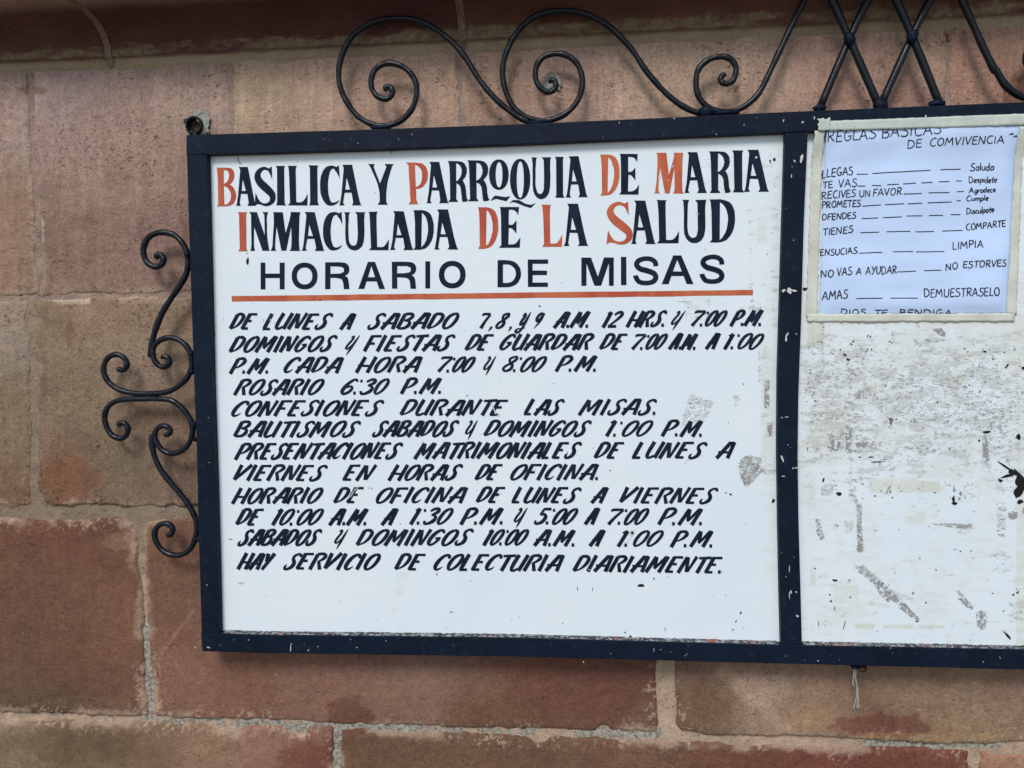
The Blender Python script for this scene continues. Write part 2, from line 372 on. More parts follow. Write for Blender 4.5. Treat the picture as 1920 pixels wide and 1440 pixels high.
KF = [np.array(k) for k in ((1.31,1.25,1.16),(1.42,1.46,1.36),(1.25,1.24,1.10),(1.34,1.24,1.08),(1.34,1.24,1.08))]      # readings to base colours
def edge_lines(row, PX, PY, xa, xb):
    """distances (picture units) to top, base, left and right joint"""
    top = PY - ROWS[row](PX); base = ROWS[row + 1](PX) - PY
    f = np.clip(top / np.maximum(top + base, 1), -0.1, 1.1)
    return top, base, PX - (xa[0] + (xa[1] - xa[0]) * f), (xb[0] + (xb[1] - xb[0]) * f) - PX
SPILLS = [(425,1362,26,10,10),(440,1376,10,9,12),(555,1372,24,9,10),(575,1382,12,9,8),(760,1366,40,7,6),(1012,1388,16,12,14),(1000,1372,60,8,5),(1168,1388,8,9,12),(1130,1362,14,10,9),(1250,1245,20,24,8),(1262,1372,34,10,9),
 (1400,1392,60,10,6),(1520,1388,90,12,7),(1900,1398,40,12,10),(1850,1418,30,10,8),(70,1348,60,8,5),(265,975,26,18,9),(240,985,16,22,7),(80,935,18,14,9),(120,962,60,8,6),(262,1050,9,20,5),(60,600,20,14,7),(430,140,10,20,5),(62,180,8,16,6)]
PITCH_PX = 3.0
for row in range(5):
    cells = CELLS[row]
    for k in range(len(cells) - 1):
        a, b = cells[k], cells[k + 1]
        cu = [a[0], b[0], b[1], a[1]]; cv = [ROWS[row](a[0]), ROWS[row](b[0]), ROWS[row + 1](b[1]), ROWS[row + 1](a[1])]
        hidden = (min(cv) > 1460 or a[1] > 1960 or b[1] < -40)
        pitch = 14.0 if hidden else PITCH_PX
        nx = max(8, int(max(cu[1] - cu[0], cu[2] - cu[3]) / pitch)); nz = max(8, int(max(cv[3] - cv[0], cv[2] - cv[1]) / pitch))
        pad = 5.0
        U, V = np.meshgrid(np.linspace(0, 1, nx), np.linspace(0, 1, nz))
        left = cu[0] - pad + (cu[3] - cu[0]) * V; right = cu[1] + pad + (cu[2] - cu[1]) * V
        PX = left + (right - left) * U
        tp = ROWS[row](PX) - pad; bt = ROWS[row + 1](PX) + pad
        PY = tp + (bt - tp) * V
        X, Z = un_np(PX, PY)
        mm = 0.8
        top, base, lf, rt = [d * mm for d in edge_lines(row, PX, PY, a, b)]
        sw, bw = JW[row]
        swl, swr = sw, sw
        if row == 2 and abs(a[0] - 1246) < 2: swl = 12
        if row == 2 and abs(b[0] - 1246) < 2: swr = 14
        if row == 2 and abs(b[0] - 262) < 2: swr = 5
        if row == 2 and abs(a[0] - 262) < 2: swl = 4
        twd = JW[row - 1][1] if row else 3
        n1 = fbm(X * 60, Z * 60, 3 + row, 5, 0.62); n2 = fbm(X * 14 + k * 9, Z * 14, 13 + row, 3)
        d = np.minimum(np.minimum(top - twd, base - bw), np.minimum(lf - swl, rt - swr)) + 4.6 * n1 + 4.2 * n2
        for sx, sy, rx, ry, dd in SPILLS: d = d - dd * np.exp(-((PX - sx) / rx) ** 2 - ((PY - sy) / ry) ** 2)
        fade = sstep(-4.0, 1.8, d)
        und = fbm(X * 6 + row * 3 + k * 5, Z * 6, 77, 3) * 1.3 + fbm(X * 40, Z * 40, 9, 4) * 0.8
        prd = 3.2 + 1.4 * (((row * 7 + k * 13) % 5) / 4.0 - 0.5)
        h = -7.0 + fade * (7.0 + prd + und) + 0.9 * sstep(0, 14, d) 
        c = stone_colour(row, PX, PY, a[0], b[0]) * KF[row]
        # lime smears that stay close to the joints
        sm = (1 - sstep(2, 13, d + 9 * fbm(X * 50, Z * 50, 51, 5, 0.65))) * sstep(0.0, 0.22, fbm(X * 16, Z * 16, 63, 4)) * 0.6
        cr = sstep(0.26, 0.36, fbm(PX / 4.5, PY / 5.5, 107, 2, 0.5)) * (1 - sstep(3, 24, d + 8 * n2)) * (0.85 if row >= 2 else 0.45)
        cr *= sstep(-0.25, 0.15, fbm(X * 9, Z * 9, 117, 2)); sm = np.maximum(sm, cr); h = h + 0.7 * cr
        c = c * (1 - sm[..., None]) + lin((176, 152, 130)) * sm[..., None]
        o = grid_obj('stone', X, -h / 1000.0, Z, M_STONE if row < 2 else M_STONE_LOW, wall, colors=c)

# mortar sheet under and between the stones
PX, PY = np.meshgrid(np.arange(-900, 3500, 6.0), np.arange(-120, 2600, 5.0))
vis = (PX > -30) & (PX < 1950) & (PY < 1470)
def mortar(name, x0, x1, y0, y1, px, py):
    PX, PY = np.meshgrid(np.arange(x0, x1 + 1, px), np.arange(y0, y1 + 1, py)); X, Z = un_np(PX, PY)
    h = -0.6 + fbm(X * 50, Z * 50, 5, 4) * 1.5 + fbm(X * 9, Z * 9, 6, 2) * 0.6
    upm = 1 - sstep(900, 960, PY); h = h * (1 - 0.55 * upm) + 2.0 * upm + 0.6 * sstep(900, 960, PY) * (1 - sstep(990, 1100, PY))
    base = np.ones(PX.shape + (3,)) * lin((172, 148, 126))
    up = (1 - sstep(540, 620, PY))[..., None]; base = base * (1 - up) + lin((150, 128, 115)) * up
    gy = lin((136, 118, 100)); md = (sstep(540, 620, PY) * (1 - sstep(1000, 1130, PY)))[..., None]
    base = base * (1 - md) + gy * md
    base = base * (1 + 0.22 * fbm(PX / 26, PY / 26, 88, 4)[..., None]) * 1.06
    cem = np.zeros(PX.shape)
    for (xa, ya, xb, yb, s) in [(262,1165,292,1350,.9),(288,1342,420,1362,.62),(440,1345,500,1364,.85),(470,1350,800,1376,.85),(620,1362,650,1480,.95),(800,1360,1010,1382,.6),
                                (1075,1362,1245,1386,.85),(1618,1382,1880,1404,.95),(235,950,340,975,.2)]:
        m = sstep(-6, 6, PX - xa) * sstep(-6, 6, xb - PX) * sstep(-6, 6, PY - ya) * sstep(-6, 6, yb - PY); cem = np.maximum(cem, m * s)
    return grid_obj(name, X, -h / 1000.0, Z, M_MORTAR, wall, attrs={'cement': cem}, colors=base)
mortar('mortar', -30, 1950, 80, 1470, 3.5, 3.5)
mortar('mortar', -900, -33, 80, 2500, 15, 15); mortar('mortar', 1953, 3500, -60, 2500, 15, 15); mortar('mortar', -30, 1950, 1473, 2500, 15, 15)

# ------------------------------------------------------------------ cornice: bead, cove, fascia
ZC = un(960, 75)[1]                          # height of the foot of the cove
# profile (outward mm, height mm above the foot)
PROF = [(0,-20),(1.5,-18.5),(3.5,-14),(4.2,-8),(5.5,-4),(9,-1),(11,1.5),(10.5,4),(11,9),(12.5,16),(16,23),(23,31),(33,38),(46,43.5),(60,47),(76,49),(92,50),(98,50.5),(100,53),(100,75),(98,90),(90,92),(20,96),(0,96)]
def cornice(x0, x1, name, colour_shift, dark, tilt=0.0):
    P = np.array(PROF, float)
    seg = np.concatenate([[0], np.cumsum(np.hypot(*np.diff(P, axis=0).T))])
    fine = not (x1 < -1.3 or x0 > 1.0)
    s = np.concatenate([np.arange(0, seg[-1], 2.2 if fine else 8), [seg[-1]]])
    pa = np.interp(s, seg, P[:, 0]); pz = np.interp(s, seg, P[:, 1])
    xs = np.arange(x0, x1, 0.0024 if fine else 0.012); xs = np.append(xs, x1)
    X, SI = np.meshgrid(xs, s); A = np.interp(SI, s, pa); H = np.interp(SI, s, pz)
    nn = fbm(X * 22, SI / 30, 8, 5, 0.6); n2 = fbm(X * 3, SI / 60, 18, 3)
    n = fbm(X * 60, SI / 14, 28, 3)
    amp = np.clip(SI / 12, 0, 1)
    A = A + amp * (1.5 * nn + 1.8 * n2 + 0.5 * n); H = H + 0.9 * fbm(X * 7, SI / 40, 38, 3) * amp
    # arris at each joint rolls back into the mortar
    e = np.minimum(X - x0, x1 - X) * 1000 + 2.0 * nn
    A = A - 4.0 * (1 - sstep(0, 6, e)) * amp
    A += 0.6
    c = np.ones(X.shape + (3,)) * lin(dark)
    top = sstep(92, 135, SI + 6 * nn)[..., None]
    c = c * (1 - top) + lin((148, 124, 108)) * top  # outer lip and fascia coloured paler, as the face the sky lights
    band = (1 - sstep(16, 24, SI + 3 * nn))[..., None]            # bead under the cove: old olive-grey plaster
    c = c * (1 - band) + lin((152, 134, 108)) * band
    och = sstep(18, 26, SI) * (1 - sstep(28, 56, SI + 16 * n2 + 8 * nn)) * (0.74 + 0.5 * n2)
    o = grid_obj(name, X, -A / 1000.0, ZC + H / 1000.0, M_COVE, wall, attrs={'ochre': och * 0.9}, colors=c)
    return o
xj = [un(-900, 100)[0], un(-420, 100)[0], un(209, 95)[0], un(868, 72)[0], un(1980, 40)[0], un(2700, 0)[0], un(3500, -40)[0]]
darks = [(104,70,58), (92,62,52), (88,58,52), (96,64,52), (104,66,56), (100,66,54)]  # cove base colours, darkened for the shade under the overhang
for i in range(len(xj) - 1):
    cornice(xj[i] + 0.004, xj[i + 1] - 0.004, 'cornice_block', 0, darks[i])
def cornice_joint(x):
    P = np.array(PROF, float); vs = []; fs = []
    seg = np.concatenate([[0], np.cumsum(np.hypot(*np.diff(P, axis=0).T))]); s = np.arange(0, seg[-1], 3.0)
    pa = np.interp(s, seg, P[:, 0]); pz = np.interp(s, seg, P[:, 1]); w = 0.0055
    X, SI = np.meshgrid(np.linspace(x - w, x + w, 9), s)
    A = np.interp(SI, s, pa) - 1.0 + 1.6 * fbm(X * 150, SI / 8, 4, 3); H = np.interp(SI, s, pz)
    X = X + 0.0025 * fbm(X * 0 + 3, SI / 14, 6, 3)
    grid_obj('mortar_joint', X, -A / 1000.0, ZC + H / 1000.0, M_MORTAR, wall, attrs={'cement': np.full(X.shape, 0.25)}, colors=np.ones(X.shape + (3,)) * lin((128, 108, 90)) * (1 + 0.35 * fbm(X * 300, SI / 7, 9, 4)[..., None]))
for x in xj[1:-1]: cornice_joint(x)
# wall above the cornice and core behind everything
def box(name, x0, x1, y0, y1, z0, z1, mat, parent):
    v = [(x, y, z) for x in (x0, x1) for y in (y0, y1) for z in (z0, z1)]
    return obj(name, v, [(0,1,3,2),(4,6,7,5),(0,4,5,1),(2,3,7,6),(0,2,6,4),(1,5,7,3)], mat, parent)
box('wall_core', xj[0], xj[-1], 0.012, 0.45, 0.0, ZC + 1.2, M_GROUND, wall)
xw = xj[0]
while xw < xj[-1] - 0.1:
    x2 = min(xw + 0.62, xj[-1])
    X, Z = np.meshgrid(np.linspace(xw + 0.004, x2 - 0.004, 40), np.linspace(ZC + 1.2, ZC + 0.094, 60))
    e = np.minimum(np.minimum(X - xw, x2 - X), Z - ZC - 0.09) * 1000
    A = 4 + fbm(X * 12, Z * 12, 3, 4) * 1.5 - 3 * (1 - sstep(4, 12, e))
    grid_obj('stone', X, -A / 1000, Z, M_STONE, wall, colors=np.ones(X.shape + (3,)) * lin((140, 114, 98)))
    xw = x2

# lime splash behind the ring, and flecks of old lime on the wall
def ragged(px, py, rx, ry, n=22, rough=0.35, ang=0.0, rng=random):
    ph = [rng.uniform(0, 6.28) for _ in range(4)]; pts = []
    for i in range(n):
        t = 2 * math.pi * i / n
        r = 1 + rough * (0.5 * math.sin(2 * t + ph[0]) + 0.35 * math.sin(3 * t + ph[1]) + 0.3 * math.sin(5 * t + ph[2]) + 0.4 * rng.uniform(-1, 1))
        x, y = rx * r * math.cos(t), ry * r * math.sin(t)
        pts.append((px + x * math.cos(ang) - y * math.sin(ang), py + x * math.sin(ang) + y * math.cos(ang)))
    return pts
class Poly:
    """flat patches lying on a plane in front of the wall, each a hair above the last"""
    def __init__(s, dep, step=1.2e-5, surf=None): s.v = []; s.f = []; s.dep = dep; s.k = 0; s.step = step; s.surf = surf
    def pt(s, p, extra=0.0):
        X, Z = un(p[0], p[1], s.dep)
        y = s.dep if s.surf is None else s.surf(X, Z)
        s.v.append((X, -(y + s.k * s.step + extra), Z)); return len(s.v) - 1
    def add(s, outer, holes=()):
        loops = [outer, *holes]; flat = [p for l in loops for p in l]
        tris = tessellate_polygon([[Vector((p[0], -p[1], 0)) for p in l] for l in loops])
        i0 = [s.pt(p) for p in flat]; s.k = (s.k + 1) % 12
        for t in tris:
            a, b, c = (flat[i] for i in t)
            cr = (b[0] - a[0]) * (c[1] - a[1]) - (b[1] - a[1]) * (c[0] - a[0])
            if abs(cr) < 1e-9: continue
            s.f.append(tuple(i0[i] for i in (t if cr < 0 else t[::-1])))
    def stroke(s, pts, smooth=True, closed=False, wob=0.0):
        P = [np.array(p, float) for p in pts]
        if smooth and len(P) > 2:
            Q = []; n = len(P)
            for i in range(n - 1):
                p0 = P[i - 1] if i > 0 else (P[n - 2] if closed else P[0]); p1, p2 = P[i], P[i + 1]
                p3 = P[i + 2] if i + 2 < n else (P[1] if closed else P[-1])
                for t in np.linspace(0, 1, 5, endpoint=False):
                    Q.append(0.5 * ((2 * p1) + (p2 - p0) * t + (2 * p0 - 5 * p1 + 4 * p2 - p3) * t * t + (3 * p1 - p0 - 3 * p2 + p3) * t ** 3))
            Q.append(P[-1]); P = Q
        elif len(P) == 2 and wob:
            P = [P[0] + (P[1] - P[0]) * t for t in np.linspace(0, 1, 4)]
        n = len(P); L = []
        for i in range(n):
            a = P[max(i - 1, 0)][:2]; b = P[min(i + 1, n - 1)][:2]
            if closed and (i == 0 or i == n - 1): a, b = P[n - 2][:2], P[1][:2]
            d = b - a; d = d / (np.hypot(*d) + 1e-9); nm = np.array([-d[1], d[0]])
            w = P[i][2] / 2
            j1 = w * (1 + random.uniform(-wob, wob)); j2 = w * (1 + random.uniform(-wob, wob))
            ex = i * 4e-7
            l = s.pt(P[i][:2] + nm * j1, ex); r = s.pt(P[i][:2] - nm * j2, ex); L.append((l, r))
        for (l0, r0), (l1, r1) in zip(L, L[1:]): s.f.append((l0, l1, r1, r0))
        s.k = (s.k + 1) % 12
    def build(s, name, mat, parent=None):
        # all faces must look at the street (-Y)
        fs = []
        for f in s.f:
            a, b, c = (s.v[f[i]] for i in (0, 1, 2))
            cr = (b[0] - a[0]) * (c[2] - a[2]) - (b[2] - a[2]) * (c[0] - a[0])
            fs.append(f if cr > 0 else f[::-1])
        return obj(name, s.v, fs, mat, parent)

# ------------------------------------------------------------------ notice board
D_FRONT, D_BACK, D_PANEL = 0.045, 0.018, 0.0335
sign = thing('notice_board', 'white painted church notice board in navy iron scrollwork frame on the stone wall', 'notice board')

def prism(name, px, mat, parent, front=D_FRONT, back=D_BACK, bev=0.0011):
    """extrude a traced outline (clockwise in the picture) into a bevelled bar"""
    p = [Vector(un(u, v, front)) for u, v in px]; n = len(p)
    area = sum(p[i].x * p[(i + 1) % n].y - p[(i + 1) % n].x * p[i].y for i in range(n))
    if area < 0: p.reverse()
    def inset(r):
        out = []
        for i in range(n):
            a, b, c = p[i - 1], p[i], p[(i + 1) % n]
            d1 = (b - a).normalized(); d2 = (c - b).normalized()
            n1 = Vector((-d1.y, d1.x)); n2 = Vector((-d2.y, d2.x)); m = (n1 + n2).normalized(); k = r / max(0.3, m.dot(n1))
            out.append(b + m * k)
        return out
    q = inset(bev); q2 = inset(bev * 0.3); v = []; f = []
    for loop, dep in ((q, front), (q2, front - bev * 0.3), (p, front - bev), (p, back)):
        v += [(a.x, -dep, a.y) for a in loop]
    f.append(tuple(range(n)))
    for L in range(3):
        for i in range(n):
            j = (i + 1) % n
            f.append((L * n + i, (L + 1) * n + i, (L + 1) * n + j, L * n + j))
    f.append(tuple(3 * n + i for i in reversed(range(n))))
    return obj(name, v, f, mat, parent)

def interp(pts, n):
    a = np.array(pts, float); s = np.linspace(a[0, 0], a[-1, 0], n); return s
TOP_O = [(349,253),(480,249),(720,241.5),(960,233),(1200,222.5),(1440,211),(1680,201),(1920,191),(2500,166),(2990,144)]
TOP_I = [(349,290.5),(391,290),(480,287.5),(720,280),(960,271),(1200,260.5),(1440,250),(1515,246.5),(1680,239.5),(1920,229.5),(2500,205),(2990,184)]
BOT_I = [(376,1187),(414,1187.5),(480,1190),(720,1192.5),(960,1195.5),(1200,1202),(1440,1208.5),(1504,1210),(1680,1213),(1920,1218),(2500,1232),(2990,1246)]
BOT_O = [(379,1221.5),(480,1224.5),(720,1228),(960,1231.5),(1200,1237.5),(1440,1244),(1680,1250),(1920,1256),(2500,1272),(2990,1287)]
L_O = [(349,253),(352,360),(358,540),(364,720),(369,850),(372,990),(375.5,1100),(379,1221.5)]
L_I = [(388,290),(389.5,365),(394,540),(398,720),(404,900),(409,1080),(411.5,1187.5)]
prism('frame_rail', TOP_O + TOP_I[::-1], M_FRAME, sign)
prism('frame_rail', BOT_I + BOT_O[::-1], M_FRAME, sign)
prism('frame_stile', [(350.3,291)] + [p for p in L_I if 291 < p[1] < 1187] [0:0] + [(388,291)] + [p for p in L_I if 292 < p[1] < 1186] + [(411.3,1186.6),(377.9,1186.6)] + [p for p in L_O if 292 < p[1] < 1186][::-1], M_FRAME, sign, front=D_FRONT - 0.0002, bev=0.0005)
DV_L = [(1472.5,249.5),(1468,400),(1462,600),(1459,700),(1458,850),(1460,980),(1462.5,1110),(1465,1209.2)]
DV_R = [(1515,247.5),(1507.5,420),(1502.5,600),(1497.5,735),(1496,850),(1497.5,970),(1501.5,1110),(1504,1210)]
prism('divider', [DV_L[0], DV_R[0]] + DV_R[1:] + DV_L[::-1][:-1], M_FRAME, sign, front=D_FRONT - 0.0009)
XR = un(2952, 700)[0]
prism('frame_stile', [(2950,186.5),(2989,184.9),(2989,1245.5),(2950,1244.6)], M_FRAME, sign, front=D_FRONT - 0.0006)

# ---- panels with their wear
def rrect(PX, PY, x0, y0, x1, y1, soft=3.0):
    return sstep(-soft, soft, PX - x0) * sstep(-soft, soft, x1 - PX) * sstep(-soft, soft, PY - y0) * sstep(-soft, soft, y1 - PY)
def strip(PX, PY, ax, ay, bx, by, w, soft=2.0, w2=None):
    dx, dy = bx - ax, by - ay; L = math.hypot(dx, dy); ux, uy = dx / L, dy / L
    t = (PX - ax) * ux + (PY - ay) * uy; n = np.abs(-(PX - ax) * uy + (PY - ay) * ux)
    ww = w if w2 is None else w + (w2 - w) * np.clip(t / L, 0, 1)
    return sstep(-soft, soft, t) * sstep(-soft, soft, L - t) * sstep(-soft, soft, ww / 2 - n)
def poly_mask(PX, PY, pts):
    m = np.ones(PX.shape); n = len(pts)
    for i in range(n):
        (ax, ay), (bx, by) = pts[i], pts[(i + 1) % n]; L = math.hypot(bx - ax, by - ay)
        m *= sstep(-1.2, 1.2, ((bx - ax) * (PY - ay) - (by - ay) * (PX - ax)) / L)
    return m
def panel(name, x0, x1, pitch, wear, xe0, xe1):
    tv = np.linspace(0, 1, int(960 / pitch)); us = np.arange(x0, x1 + 1, pitch)
    PX, T = np.meshgrid(us, tv)
    yt = np.interp(PX, *zip(*TOP_I)) - 8; yb = np.interp(PX, *zip(*BOT_I)) + 6
    PY = yt + (yb - yt) * T
    X, Z = un_np(PX, PY, D_PANEL)
    a = wear(PX, PY)
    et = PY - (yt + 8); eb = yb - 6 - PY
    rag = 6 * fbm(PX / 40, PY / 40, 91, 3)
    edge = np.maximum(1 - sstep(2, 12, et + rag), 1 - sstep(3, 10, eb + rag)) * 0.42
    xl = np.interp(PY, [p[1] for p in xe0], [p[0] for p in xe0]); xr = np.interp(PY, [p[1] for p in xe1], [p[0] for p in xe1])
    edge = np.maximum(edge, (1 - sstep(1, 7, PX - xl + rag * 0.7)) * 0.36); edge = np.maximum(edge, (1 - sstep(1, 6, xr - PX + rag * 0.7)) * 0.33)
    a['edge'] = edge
    Y = -(D_PANEL + 0.0001 * fbm(X * 5, Z * 5, 12, 2))
    return grid_obj(name, X, Y, Z, M_BOARD, sign, attrs=a)
def wear_left(PX, PY):
    g = np.zeros(PX.shape); c = g.copy(); d = g.copy()
    mx = np.maximum
    c = mx(c, 0.32 * sstep(1395, 1450, PX) * (1 - sstep(1000, 1150, PY)))
    c = mx(c, 0.5 * rrect(PX, PY, 1425, 640, 1462, 880, 6)); c = mx(c, 0.55 * rrect(PX, PY, 1418, 405, 1440, 460, 6))
    c = mx(c, 0.3 * rrect(PX, PY, 1340, 300, 1400, 370, 20)); c = mx(c, 0.40 * strip(PX, PY, 760, 1070, 738, 1150, 20, 8))
    c = mx(c, 0.30 * strip(PX, PY, 1030, 622, 1060, 628, 10, 5)); c = mx(c, 0.35 * rrect(PX, PY, 458, 490, 466, 520, 3))
    g = mx(g, 0.42 * rrect(PX, PY, 1425, 640, 1445, 790, 5)); g = mx(g, 0.78 * rrect(PX, PY, 1432, 712, 1443, 768, 2))
    g = mx(g, 0.62 * rrect(PX, PY, 1421, 652, 1427, 724, 2)); g = mx(g, 0.60 * rrect(PX, PY, 1434, 790, 1450, 822, 4))
    g = mx(g, 0.86 * poly_mask(PX, PY, [(1383,868),(1404,852),(1427,858),(1430,884),(1412,905),(1398,914)]))
    g = mx(g, 0.66 * strip(PX, PY, 1425, 884, 1456, 886, 12)); g = mx(g, 0.5 * rrect(PX, PY, 1425, 852, 1456, 880, 5))
    g = mx(g, 0.60 * poly_mask(PX, PY, [(1294,738),(1341,751),(1324,790),(1273,803)]))
    g = mx(g, 0.46 * rrect(PX, PY, 1283, 556, 1333, 602, 2)); g = mx(g, 0.55 * rrect(PX, PY, 1403, 560, 1430, 604, 3))
    g = mx(g, 0.44 * rrect(PX, PY, 1402, 460, 1412, 560, 3)); g = mx(g, 0.40 * rrect(PX, PY, 1410, 280, 1462, 330, 10))
    g = mx(g, 0.40 * rrect(PX, PY, 1400, 380, 1415, 560, 5)); g = mx(g, 0.5 * strip(PX, PY, 1190, 988, 1170, 1028, 12, 4))
    g = mx(g, 0.74 * strip(PX, PY, 446, 1092, 459, 1093, 8)); g = mx(g, 0.7 * strip(PX, PY, 1374, 746, 1386, 744, 7))
    g = mx(g, 0.55 * strip(PX, PY, 1384, 748, 1378, 764, 9)); g = mx(g, 0.02 * np.ones(PX.shape))
    g = mx(g, 0.42 * rrect(PX, PY, 1445, 330, 1462, 640, 4)); g = mx(g, 0.30 * rrect(PX, PY, 1295, 290, 1335, 350, 5))
    d = mx(d, 0.42 * rrect(PX, PY, 1405, 575, 1432, 600, 3))
    d = mx(d, 0.38 * strip(PX, PY, 1362, 925, 1384, 935, 7))
    d = mx(d, 0.36 * strip(PX, PY, 1375, 1184, 1390, 1146, 6))
    return {'grey': g, 'cream': c, 'dark': d}
def wear_right(PX, PY):
    z = np.zeros(PX.shape); mx = np.maximum
    g = 0.18 + 0.36 * rrect(PX, PY, 1500, 640, 1925, 865, 28) + 0.06 * rrect(PX, PY, 1500, 700, 1925, 800, 20) + 0.10 * rrect(PX, PY, 1500, 860, 1925, 930, 20)
    g += 0.26 * fbm(PX / 34, PY / 16, 61, 4) * rrect(PX, PY, 1500, 600, 1925, 930, 20)
    for x0, y0, x1, y1, s in [(1549,811,1582,845,.72),(1584,797,1597,850,.82),(1602,818,1645,850,.66),(1587,685,1602,712,.7),(1771,721,1813,730,.75),(1813,755,1830,766,.78),
                              (1868,940,1888,1010,.62),(1866,890,1884,930,.5),(1860,1036,1900,1075,.5),(1540,600,1548,700,.6),(1512,640,1548,668,.6),(1640,745,1735,752,.72),(1680,760,1730,770,.6),
                              (1775,765,1815,790,.6),(1845,815,1853,880,.8),(1838,852,1860,880,.66),(1828,795,1862,806,.66),(1538,905,1570,930,.62),(1568,922,1578,932,.8),(1598,910,1606,930,.6),
                              (1640,868,1680,885,.55),(1830,1146,1850,1182,.76),(1815,1196,1850,1210,.5),(1700,690,1740,740,.5),(1632,640,1668,700,.5),(1860,640,1876,720,.52),(1512,730,1560,770,.5),
                              (1889,960,1907,974,.85),(1785,905,1840,935,.5),(1888,1130,1920,1170,.5),(1582,975,1600,1000,.6)]:
        g = mx(g, s * rrect(PX, PY, x0, y0, x1, y1, 3))
    for ax, ay, bx, by, w, s, w2 in [(1612,1064,1686,1128,17,.88,14),(1686,1130,1694,1137,10,.8,None),(1694,1138,1724,1164,13,.98,7),(1610,944,1614,1036,10,.86,13),(1532,972,1542,1012,9,.85,12),
                                     (1700,742,1612,746,5,.7,None),(1743,981,1826,987,2,.9,9),(1795,1108,1824,1142,7,.85,9),(1600,926,1608,950,8,.8,None),(1604,790,1640,780,8,.6,None),
                                     (1774,1040,1795,1028,8,.6,None),(1790,1052,1880,1038,4,.55,None),(1602,1062,1618,1068,8,.7,None),(1755,618,1772,630,13,.75,4),(1828,758,1865,775,6,.55,None),(1604,746,1613,730,14,.8,3),(1618,746,1630,742,10,.75,3)]:
        g = mx(g, s * strip(PX, PY, ax, ay, bx, by, w, 1.5, w2))
    rr = random.Random(11)
    for i in range(150):                                   # ghosts of strips of tape, upright or level
        x = rr.uniform(1505, 1925); y = 615 + 300 * rr.random() ** 0.9; st = rr.uniform(.30, .60); L = rr.uniform(15, 90); w = rr.uniform(4, 15)
        if rr.random() < .6: g = mx(g, st * rrect(PX, PY, x - L / 2, y - w / 2, x + L / 2, y + w / 2, 1.5))
        else: g = mx(g, st * rrect(PX, PY, x - w / 2, y - L / 2, x + w / 2, y + L / 2, 1.5))
    for i in range(40):
        x = rr.uniform(1505, 1925); y = rr.uniform(900, 1200); st = rr.uniform(.25, .50); L = rr.uniform(10, 50); w = rr.uniform(3, 9); a = rr.uniform(-1.5, 1.5)
        g = mx(g, st * strip(PX, PY, x, y, x + L * math.cos(a), y + L * math.sin(a), w, 1.5))
    c = 0.25 + 0.32 * fbm(PX / 60, PY / 60, 71, 3) + 0.20 * rrect(PX, PY, 1500, 600, 1960, 900, 40)
    for x0, y0, x1, y1, s in [(1513,600,1546,652,.95),(1904,600,1960,1215,.62),(1720,902,1762,923,1.0),(1628,895,1722,925,.62),(1615,704,1625,726,.95),(1540,600,1900,612,.6),(1728,878,1775,888,.6),(1785,878,1830,888,.6),
                              (1563,1097,1612,1133,.55),(1518,1060,1530,1100,.6),(1602,1169,1640,1180,.9),(1655,1171,1712,1179,.9),(1722,1172,1772,1178,.9),(1515,870,1530,960,.5),(1720,770,1740,800,.5),(1695,955,1735,985,.5)]:
        c = mx(c, s * rrect(PX, PY, x0, y0, x1, y1, 3))
    d = 0.0 + z
    for x0, y0, x1, y1, s in [(1521,1164,1560,1181,.62),(1648,910,1712,925,.60),(1646,866,1678,880,.5),(1785,905,1842,940,.40),(1786,928,1799,948,.6),(1600,640,1640,680,.42),(1525,640,1548,700,.42),
                              (1640,770,1740,800,.40),(1690,722,1735,750,.40),(1600,830,1650,850,.5),(1560,800,1600,850,.44),(1774,820,1815,850,.42),(1550,975,1572,1000,.40),(1640,605,1665,620,.42),(1508,700,1540,900,.36),
                              (1885,820,1895,880,.42),(1900,700,1925,760,.40),(1800,700,1880,800,.34),(1620,850,1720,866,.38),(1895,900,1925,960,.45),(1905,1120,1925,1170,.45)]:
        d = mx(d, s * rrect(PX, PY, x0, y0, x1, y1, 4))
    return {'grey': g, 'cream': np.clip(c, 0, 1), 'dark': d}
board = panel('board_panel', 384, 1476, 2.5, wear_left, L_I, DV_L)
board2 = panel('board_panel', 1490, 2975, 2.5, wear_right, DV_R, [(2950, 180), (2950, 1250)])
board['label'] = 'left board panel with the mass timetable painted on it'; board2['label'] = 'right board panel stained by old tape and glue'

